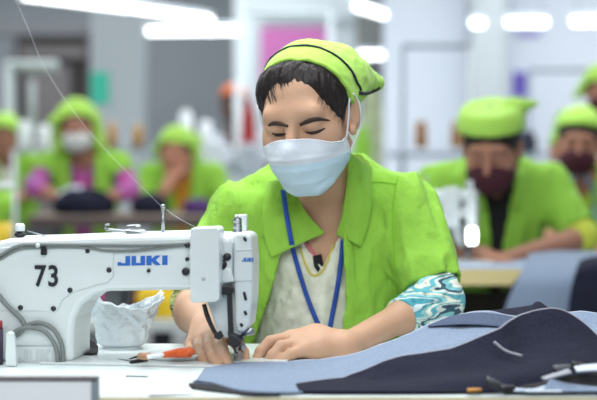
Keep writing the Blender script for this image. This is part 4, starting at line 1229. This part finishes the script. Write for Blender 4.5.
    if legs:
        lv = Vol(w(-.25, -.42, .0) - .05, w(.25, .25, .72) + .05, .014)
        lv.ell(w(0, .12, .60), (.165 * k, .13 * k, .11 * k), None, .05)
        for q in (-1, 1):
            hip, kn, an = w(q * .085, .10, .57), w(q * .10, -.24, .52), w(q * .10, -.16, .09)
            hip[2] -= dz * 0; an[2] = .09
            lv.cone(hip, kn, .085 * k, .065 * k, .03); lv.cone(kn, an, .065 * k, .055 * k, .02)
            f2 = w(q * .10, -.28, .04); f2[2] = .04; f1 = an.copy(); f1[2] = .05
            lv.cone(f1, f2, .045, .038, .02)
        lv.cut(lambda X, Y, Z: .002 - Z + 0 * X + 0 * Y)
        V, F = lv.mesh(1); obj('trousers', V, F, TROUS, root)
    return root

def bp(px, Y): 
    return (at(px, 200, Y)[0], Y)
# right: worker bent over behind the second table
coworker(bp(494, 5.12), .05, (-.030, -.14, 1.118, 18, 25, 0), 'woman in tall lime cap and maroon mask bent over her work', k=1.06, inner=BLACKC, mask=MAROON, cap='toque', lean=-.02,
         arms=[((-.24, -.06, .88), (-.07, -.27, .83), (.4, -1, -.2)), ((.245, -.07, .87), (.0, -.25, .82), (-1, -.3, -.1))], sleeve=mat('yellow_sleeve', S(190, 200, 66), .8), slv=.02, vw=(.012, .016, .048), dz=-.07)
coworker(bp(580, 6.3), -.1, (-.01, -.07, 1.185, 4, 8, -4), 'woman in round lime cap and maroon mask wearing a pale lanyard', mask=MAROON, cap='round', lanyard=True, k=1.0, inner=mat('yellow_inner', S(170, 200, 60), .8), dz=-.055)
coworker(bp(602, 8.2), 0, (-.01, -.04, 1.16, 0, 5, 0), 'worker mostly hidden behind the lanyard woman, black hair under lime cap', cap='flap', k=1.0, dz=.22, mask=MAROON, legs=True)
# left: two workers at the far table
coworker(bp(84, 8.35), 0, (-.02, -.08, 1.19, -2, 8, 4), 'woman in lime scarf and white mask with magenta sleeves at far table', mask=MASKG, cap='scarf', inner=PINKP, sleeve=PINKP, dz=-.045, k=1.05, cutf=.42, slv=.3, vw=(.04, .05, .062),
         arms=[((-.23, -.06, .92), (-.09, -.20, .86), (.6, -.6, -.3)), ((.23, -.06, .90), (.10, -.22, .85), (-.5, -.6, -.3))])
coworker(bp(182, 8.75), .05, (-.03, -.08, 1.13, 10, 8, -4), 'unmasked woman in lime cap resting her chin on a hand', cap='flap', inner=ORANGEK, skin=mat('skin_warm', S(188, 130, 106), .55, sss=.1), dz=-.075, k=1.02,
         arms=[((-.20, -.12, .82), (-.075, -.185, .945), (.35, .1, .8)), ((.235, -.06, .86), (.08, -.22, .82), (-.8, -.5, -.1))])
coworker(bp(8, 9.6), 0, (-.01, -.05, 1.17, 0, 8, 0), 'worker in lime cap at the left edge behind white thread cones', cap='scarf', k=1.0, dz=-.01)
coworker(bp(234, 10.6), 0, (.0, -.04, 1.26, 4, 5, 0), 'dark-faced worker in an orange cap and grey clothes far behind the white post', shirt=mat('grey_white_shirt', S(186, 192, 200), .85), inner=mat('pale_inner', S(200, 204, 210), .85), cap='round', capm=mat('orange_cap', S(206, 104, 56), .8), skin=mat('skin_dark', S(92, 64, 52), .6), k=1.0, dz=.10)

# ------------------------------------------------------------------ second row: right table, its machine, its denim
xa = at(446, 0, 4.53)[0]; table(-.6, 1.55, 4.53, 5.0, TZ, .047, 'beige edged sewing table of the bent worker in tall cap', topm=mat('grey_top', S(150, 166, 188), .7), edgem=mat('beige_board', S(226, 208, 150), .6))
m2 = tree_copy(MACH, skip=('lettering', 'number', 'badge', 'embossed', 'cable', 'clip_screw', 'bobbin_lever', 'lever_pivot'))
m2.location = (at(470, 0, 4.72)[0], 4.78, TZ + .0004); m2.rotation_euler = (0, 0, math.radians(-14)); m2['label'] = 'blurred white sewing machine with a lit work lamp behind her sleeve'
T[m2] = Matrix.Translation(m2.location) @ Matrix.Rotation(math.radians(-14), 4, 'Z')
p = at(472, 236, 4.68); V, F = tube([p + np.array([0, 0, .022]), p - np.array([0, 0, .022])], [.012, .014, .012], 12, 7); obj('work_lamp', V, F, mat('lamp_glow', (1, 1, 1), emit=((1, 1, 1), 9.0)), m2)
sheet('denim_cloth', [R4([(530, 254, 4.85), (555, 252, 4.86), (580, 253, 4.86), (606, 254, 4.86), (650, 254, 4.86)]), R4([(526, 262, 4.60), (550, 261, 4.60), (580, 262, 4.60), (610, 262, 4.6), (650, 262, 4.6)]), R4([(520, 275, 4.48), (545, 276, 4.47), (575, 276, 4.47), (610, 276, 4.47), (650, 276, 4.47)]), R4([(508, 300, 4.44), (540, 300, 4.43), (572, 300, 4.43), (610, 300, 4.43), (650, 300, 4.43)]), R4([(494, 345, 4.44), (535, 345, 4.42), (572, 345, 4.42), (610, 345, 4.43), (650, 345, 4.43)])],
      DENIML, 'pale denim hanging over the front of the beige edged table', 'cloth', wr=.004, seed=12, sc=9, solid=.006)
sheet('denim_cloth', [R4([(584, 259, 4.66), (600, 256, 4.68), (640, 256, 4.68)]), R4([(578, 266, 4.42), (596, 262, 4.42), (640, 262, 4.42)]), R4([(572, 285, 4.38), (596, 285, 4.37), (640, 285, 4.37)]), R4([(568, 310, 4.37), (596, 310, 4.36), (640, 310, 4.36)]), R4([(566, 345, 4.37), (596, 345, 4.36), (640, 345, 4.36)])],
      DENIMD, 'dark denim hanging at the right photo edge over the pale denim', 'cloth', wr=.004, seed=13, sc=9, solid=.006)
sheet('denim_cloth', [R4([(519, 277, 4.49), (525, 276, 4.485), (531, 277, 4.49)]), R4([(510, 290, 4.46), (520, 290, 4.455), (528, 290, 4.47)]), R4([(488, 345, 4.46), (505, 345, 4.45), (520, 345, 4.46)])],
      DENIMD, 'dark denim edge hanging left of the pale denim', 'cloth', wr=.002, seed=14, sc=9, solid=.006)
# dark olive sheet filling the area under that table
sheet('backing_sheet', [R4([(440, 288, 4.9), (480, 288, 4.9), (540, 288, 4.9)]), R4([(440, 345, 4.9), (480, 345, 4.9), (540, 345, 4.9)])], mat('dark_olive', S(52, 48, 36), .9), 'dark olive sheet hanging below the beige edged table', 'cloth', wr=.01, seed=15, sc=12, solid=.006)
# clear plastic scrap pinned at her sleeve
sheet('plastic_scrap', [R4([(452, 278, 2.93), (457, 284, 2.93)]), R4([(453, 290, 2.93), (462, 292, 2.93)]), R4([(454, 312, 2.92), (460, 316, 2.92)])], mat('clear_film', S(225, 232, 230), .2, trans=.6), 'thin clear plastic strip hanging beside her printed sleeve', 'plastic strip', n=10, mm=6, solid=.001)

# ------------------------------------------------------------------ far left table and what lies on and under it
t3 = table(at(26, 0, 7.6)[0], at(330, 0, 7.6)[0], 7.6, 8.15, TZ, .05, 'dark edged table of the far left workers', topm=mat('brown_top', S(120, 104, 92), .6), edgem=mat('brown_edge', S(72, 60, 56), .6))
BZ = at(0, 318, 6.2)[2]
def heap(name, px, py, Y, r, m, label, cat, z=None, seed=1, group=None):
    c = at(px, py, Y)
    if z is not None: c[2] = z + r[2] * .55
    v = Vol(c - np.array(r) * 1.3, c + np.array(r) * 1.3, max(min(r) / 9, .006))
    v.ell(c, r, None, .01); v.wrinkle(min(r) * .20, 3.2 / min(r), seed, (1, 1, 1.2), 2, True)
    if z is not None: v.cut(lambda X, Y_, Z: z + .001 - Z + 0 * X + 0 * Y_)
    V, F = v.mesh(1); return tag(obj(name, V, F, m), label, cat, group)
heap('cloth_pile', 84, 208, 7.85, (.14, .12, .075), DENIMD, 'dark denim heap before the woman with magenta sleeves', 'cloth', TZ, 3)
heap('cloth_pile', 76, 199, 7.95, (.085, .08, .06), mat('pale_cloth', S(206, 212, 222), .9), 'pale cloth bunched up under the masked scarf woman', 'cloth', None, 4)
heap('cloth_pile', 150, 207, 7.9, (.085, .09, .06), DENIMD, 'dark denim heap left of the unmasked woman', 'cloth', TZ, 5)
heap('cloth_pile', 198, 206, 7.9, (.07, .09, .045), mat('violet_cloth', S(70, 40, 96), .9), 'dark violet cloth on the table near the unmasked woman', 'cloth', TZ, 6)
heap('cloth_pile', 160, 0, 6.25, (.085, .08, (at(0, 280, 6.25)[2] - BZ) / 1.55), mat('yellow_cloth', S(226, 188, 40), .85), 'yellow cloth bundle seen under the machine arm', 'cloth', BZ, 7)
heap('cloth_pile', 108, 0, 6.3, (.05, .07, (at(0, 282, 6.3)[2] - BZ) / 1.55), mat('magenta_cloth', S(176, 50, 120), .85), 'magenta cloth bundle seen under the machine arm', 'cloth', BZ, 8)
heap('cloth_pile', 133, 0, 6.35, (.040, .07, (at(0, 282, 6.35)[2] - BZ) / 1.55), MAROON, 'maroon cloth bundle between the magenta and yellow ones', 'cloth', BZ, 9)
# low bench holding the bundles, with a pale front
b0, b1 = at(84, 318, 6.15), at(215, 318, 6.15)
r = empty('bench', ((b0[0] + b1[0]) / 2, 6.3, 0), 0, 'pale low bench carrying the coloured cloth bundles', 'bench')
V, F = box((b0[0], 6.1, at(0, 318, 6.2)[2] - .04), (b1[0], 6.55, at(0, 318, 6.2)[2])); obj('seat', V, F, mat('bench_pale', S(206, 212, 208), .6), r, smooth=False)
for x in (b0[0] + .04, b1[0] - .04):
    V, F = box((x - .03, 6.12, 0), (x + .03, 6.53, at(0, 318, 6.2)[2] - .04)); obj('leg', V, F, LEGM, r, smooth=False)
# lime and yellow tub at the left edge
c = at(-3, 226, 5.6); c[2] = at(0, 252, 5.6)[2]
zt = at(0, 184, 5.6)[2]; hgt = zt - c[2]
r = empty('tub', (c[0], c[1], c[2]), 0, 'lime and yellow tub with a white rim at the left edge', 'tub')
V, F = lathe(c, [(.048, 0), (.050, hgt * .45)], 26); obj('lower_band', V, F, mat('yellow_plastic', S(230, 196, 50), .5), r)
V, F = lathe(c + np.array([0, 0, hgt * .45]), [(.050, 0), (.052, hgt * .48)], 26); obj('body', V, F, mat('lime_plastic', S(150, 205, 60), .5), r)
V, F = lathe(c + np.array([0, 0, hgt * .93]), [(.052, 0), (.055, .004), (.055, hgt * .07), (.050, hgt * .07 + .004)], 26); obj('lid', V, F, MWHITE, r)
r2 = table(-1.75, c[0] + .07, 5.45, 5.8, c[2] - .0006, .03, 'white side table carrying the lime and yellow tub')
# ------------------------------------------------------------------ thread stands, cones, posters, tubes
RAILM = mat('rail_grey', S(150, 162, 176), .5); RAILW = mat('rail_white', S(222, 230, 236), .5)
def stand(px0, px1, py, Y, label, m=RAILM, r=.018, z0=0.0, posts=(0,)):
    a, b = at(px0, py, Y), at(px1, py, Y)
    R = empty('thread_stand', (a[0], Y, z0), 0, label, 'thread stand')
    V, F = rod(a, b, r); obj('top_bar', V, F, m, R)
    for q in posts:
        x = a[0] if q == 0 else b[0]
        V, F = rod((x, Y, z0), (x, Y, a[2]), r); obj('post', V, F, m, R)
    return R
S1 = stand(403, 470, 46, 9.2, 'pale thread stand with grey top rail holding brown cones', r=.014, posts=(0,))
V, F = box((at(388, 0, 9.2)[0], 9.1, at(0, 152, 9.2)[2] - .03), (at(545, 0, 9.2)[0], 9.3, at(0, 152, 9.2)[2])); obj('shelf', V, F, RAILM, S1, smooth=False)
V, F = rod((at(470, 0, 9.2)[0], 9.2, 0), (at(470, 0, 9.2)[0], 9.2, at(0, 46, 9.2)[2]), .014); obj('post', V, F, RAILW, S1)
stand(529, 612, 70, 9.8, 'grey rail above the worker with lanyard', r=.014, posts=(0, 1))
stand(247, 330, 13, 11.3, 'pale tall stand framing the pink board', m=mat('rail_pale', S(196, 208, 212), .5), r=.02, posts=(0, 1))
def cone_(px, py0, py1, Y, rad, m, label, group, z=None):
    t, b = at(px, py0, Y), at(px, py1, Y); h_ = t[2] - b[2]
    r = empty('thread_cone', tuple(b), 0, label, 'thread cone', group)
    V, F = lathe(b, [(rad * .9, 0), (rad, .006), (rad * .78, h_ * .93), (rad * .6, h_ * .95)], 20); obj('winding', V, F, m, r)
    V, F = lathe(b + np.array([0, 0, h_ * .95]), [(rad * .45, 0), (rad * .4, h_ * .06)], 14); obj('tip', V, F, MWHITE, r)
BRN = mat('brown_thread', S(160, 112, 58), .8); OCH = mat('ochre_thread', S(168, 128, 72), .8); WHT = mat('white_thread', S(232, 236, 240), .8)
cone_(421, 120, 148, 9.2, .036, BRN, 'brown thread cone under the grey top rail', 'brown thread cones on the stand')
cone_(457, 120, 148, 9.2, .036, BRN, 'brown thread cone half hidden by the tall lime cap', 'brown thread cones on the stand')
S2 = stand(100, 150, 149, 10.4, 'low thread shelf between the two far left workers', r=.012, posts=(0, 1))
cone_(112, 122, 147, 10.4, .036, OCH, 'ochre thread cone beside the lime scarf', 'ochre cones on the low shelf')
cone_(138, 124, 147, 10.4, .036, OCH, 'ochre thread cone between the scarf and the flapped cap', 'ochre cones on the low shelf')
S3 = stand(14, 64, 151, 8.9, 'low thread shelf behind the woman with magenta sleeves', m=RAILW, r=.012, posts=(0, 1))
cone_(25, 120, 149, 8.9, .042, WHT, 'white thread cone nearest the left photo edge', 'white cones')
cone_(44, 124, 149, 8.9, .042, WHT, 'white thread cone close to the lime scarf', 'white cones')
S4 = stand(172, 222, 154, 10.2, 'low thread shelf behind the unmasked woman', m=RAILW, r=.012, posts=(0, 1))
cone_(186, 110, 152, 10.2, .046, WHT, 'white thread cone above the flapped lime cap', 'white cones')
cone_(206, 120, 152, 10.2, .046, WHT, 'white thread cone right of the flapped lime cap', 'white cones')
# white machine frame far left, white post by the orange cap
r = empty('machine_frame', (at(12, 0, 10)[0], 10.0, 0), 0, 'pale upright frame at the far left behind the scarf woman', 'frame')
for (a, b) in (((9, 250), (9, 62)), ((6, 66), (58, 66)), ((32, 80), (32, 140))):
    p, q = at(*a, 10.0), at(*b, 10.0)
    if a == (9, 250): p[2] = 0
    V, F = rod(p, q, .034 if b != (32, 140) else .02, 8); obj('upright' if a[0] == b[0] else 'crossbar', V, F, mat('frame_pale', S(178, 188, 188), .6), r)
c = at(238, 170, 9.95)
V, F = rod((c[0], 9.95, 0), (c[0], 9.95, at(0, 80, 9.95)[2]), .024); tag(obj('white_post', V, F, RAILW), 'white upright post beside the worker in orange cap', 'post')
CZ = at(0, 176, 9.5)[2]
def rest(px, top, Y, rx, m, label, seed, z=None):
    z = CZ if z is None else z
    rz = (at(0, top, Y)[2] - z) / 1.55
    heap('cloth_pile', px, 0, Y, (rx, min(rx, .09), rz), m, label, 'cloth', z, seed)
rest(248, 100, 9.75, .042, mat('red_cloth', S(166, 44, 44), .85), 'tall red cloth bundle behind her head on the left', 21)
rest(216, 138, 9.2, .09, mat('lilac_white', S(206, 210, 222), .9), 'pile of white garments behind her shoulder on the left', 22)
rest(249, 144, 9.15, .08, mat('lilac_grey', S(172, 178, 190), .9), 'grey garment pile under the red cloth', 23)
rest(372, 82, 9.7, .06, mat('sage_cloth', S(176, 186, 150), .9), 'sage green garment bundle behind her ear', 24)
rest(362, 126, 9.3, .05, LIME, 'lime garment lying low behind her neck', 25)
rest(528, 130, 9.2, .05, mat('dark_bundle', S(56, 60, 76), .9), 'dark bundle right of the tall capped worker', 26, at(0, 152, 9.2)[2])
r = empty('counter', (at(300, 0, 9.4)[0], 9.4, 0), 0, 'low pale counter far behind her shoulders', 'counter')
V, F = box((at(196, 0, 9.4)[0], 9.0, CZ - .04), (at(392, 0, 9.4)[0], 9.86, CZ)); obj('top', V, F, mat('counter_pale', S(206, 214, 220), .6), r, smooth=False)
for px in (205, 384):
    x = at(px, 0, 9.4)[0]; V, F = box((x - .04, 9.1, 0), (x + .04, 9.8, CZ - .04)); obj('leg', V, F, LEGM, r, smooth=False)
def board(name, px0, py0, px1, py1, Y, m, label, cat, t=.012):
    a, b = at(px0, py1, Y), at(px1, py0, Y); V, F = box((a[0], Y, a[2]), (b[0], Y + t, b[2])); return tag(obj(name, V, F, m, smooth=False), label, cat)
board('poster', 261, 27, 326, 100, 14.78, mat('pink_board', S(222, 128, 196), .7), 'pink board on the pale partition behind her cap', 'poster')
board('poster', 91, 72, 109, 104, 13.58, mat('teal_board', S(60, 190, 160), .7), 'teal notice on the grey column above the lime scarf', 'poster')
board('poster', 513, 72, 527, 97, 13.18, mat('violet_board', S(104, 84, 186), .7), 'violet notice on the white wall beside the tall lime cap', 'poster')
board('poster', 516, 30, 541, 36, 13.18, mat('violet_pale', S(160, 150, 210), .7), 'pale violet notice just below the ceiling lamps', 'poster')
board('poster', 262, 18, 380, 24, 14.77, mat('grey_strip', S(176, 188, 190), .7), 'grey strip above the pink board', 'sign')
board('wall_panel', 356, 12, 380, 62, 14.76, mat('olive_panel', S(148, 152, 148), .8), 'grey green panel between partition and white wall', 'panel')
TUBE = mat('tube_glow', (1, 1, 1), emit=((.96, .99, 1.0), 4.5))
def tube_light(a, b, label, r=.015):
    a, b = np.asarray(a), np.asarray(b)
    R = empty('tube_light', tuple((a + b) / 2), 0, label, 'lamp', 'fluorescent tubes over the lines')
    V, F = tube([a, b], r, 10, 8); obj('tube', V, F, TUBE, R)
    d = (b - a) / np.linalg.norm(b - a)
    V, F = tube([a + np.array([0, 0, .035]), b + np.array([0, 0, .035])], .022, 4, 4); obj('housing', V, F, RAILW, R)
    for p in (a, b):
        V, F = lathe(p - d * .012, [(r * 1.05, 0), (r * 1.05, .024)], 10, d); obj('end_cap', V, F, RAILW, R)
    for t in (.15, .85):
        p = a + (b - a) * t; V, F = rod(p + np.array([0, 0, .03]), (p[0], p[1], 3.4), .004, 6); obj('hanger', V, F, RAILM, R)
tube_light(at(20, -4, 9.4), at(128, 9, 10.6), 'slanting tube light at the top left photo edge')
tube_light(at(118, 7, 10.7), at(212, 20, 11.9), 'slanting tube light continuing behind the top left one')
tube_light(at(146, 31.5, 11.4), at(240, 30.5, 11.4), 'level tube light left of the pale column', r=.022)
tube_light(at(352, 5, 11.2), at(384, 15, 12.4), 'short slanting tube light above her cap tail', r=.022)
tube_light(at(357, 55, 13.6), at(384, 55, 13.6), 'low level tube light right behind the cap tail', r=.026)
tube_light(at(470, 23.5, 12.4), at(485, 23.5, 12.4), 'shortest level tube light right of her', r=.024)
tube_light(at(505, 22.5, 12.0), at(548, 22.5, 12.0), 'middle level tube light in the top right row', r=.024)
tube_light(at(570, 21.5, 12.0), at(620, 21.5, 12.0), 'level tube light at the right photo edge', r=.024)
# thread running down from above to the machine
V, F = tube([at(12, -8, 3.0), at(28, 28, 2.95), at(46, 70, 2.9), at(80, 120, 2.78), at(120, 165, 2.68), at(162.5, 207.5, 2.62)], .00015, 5, 40); tag(obj('sewing_thread', V, F, ELASTIC), 'thin white thread running down from above to the steel thread pin', 'thread')
V, F = tube([at(163.5, 207.5, 2.62), at(180, 219, 2.60), at(205, 232, 2.57)], .00025, 5, 16); tag(obj('sewing_thread', V, F, ELASTIC), 'thin white thread from the steel pin to the machine head', 'thread')
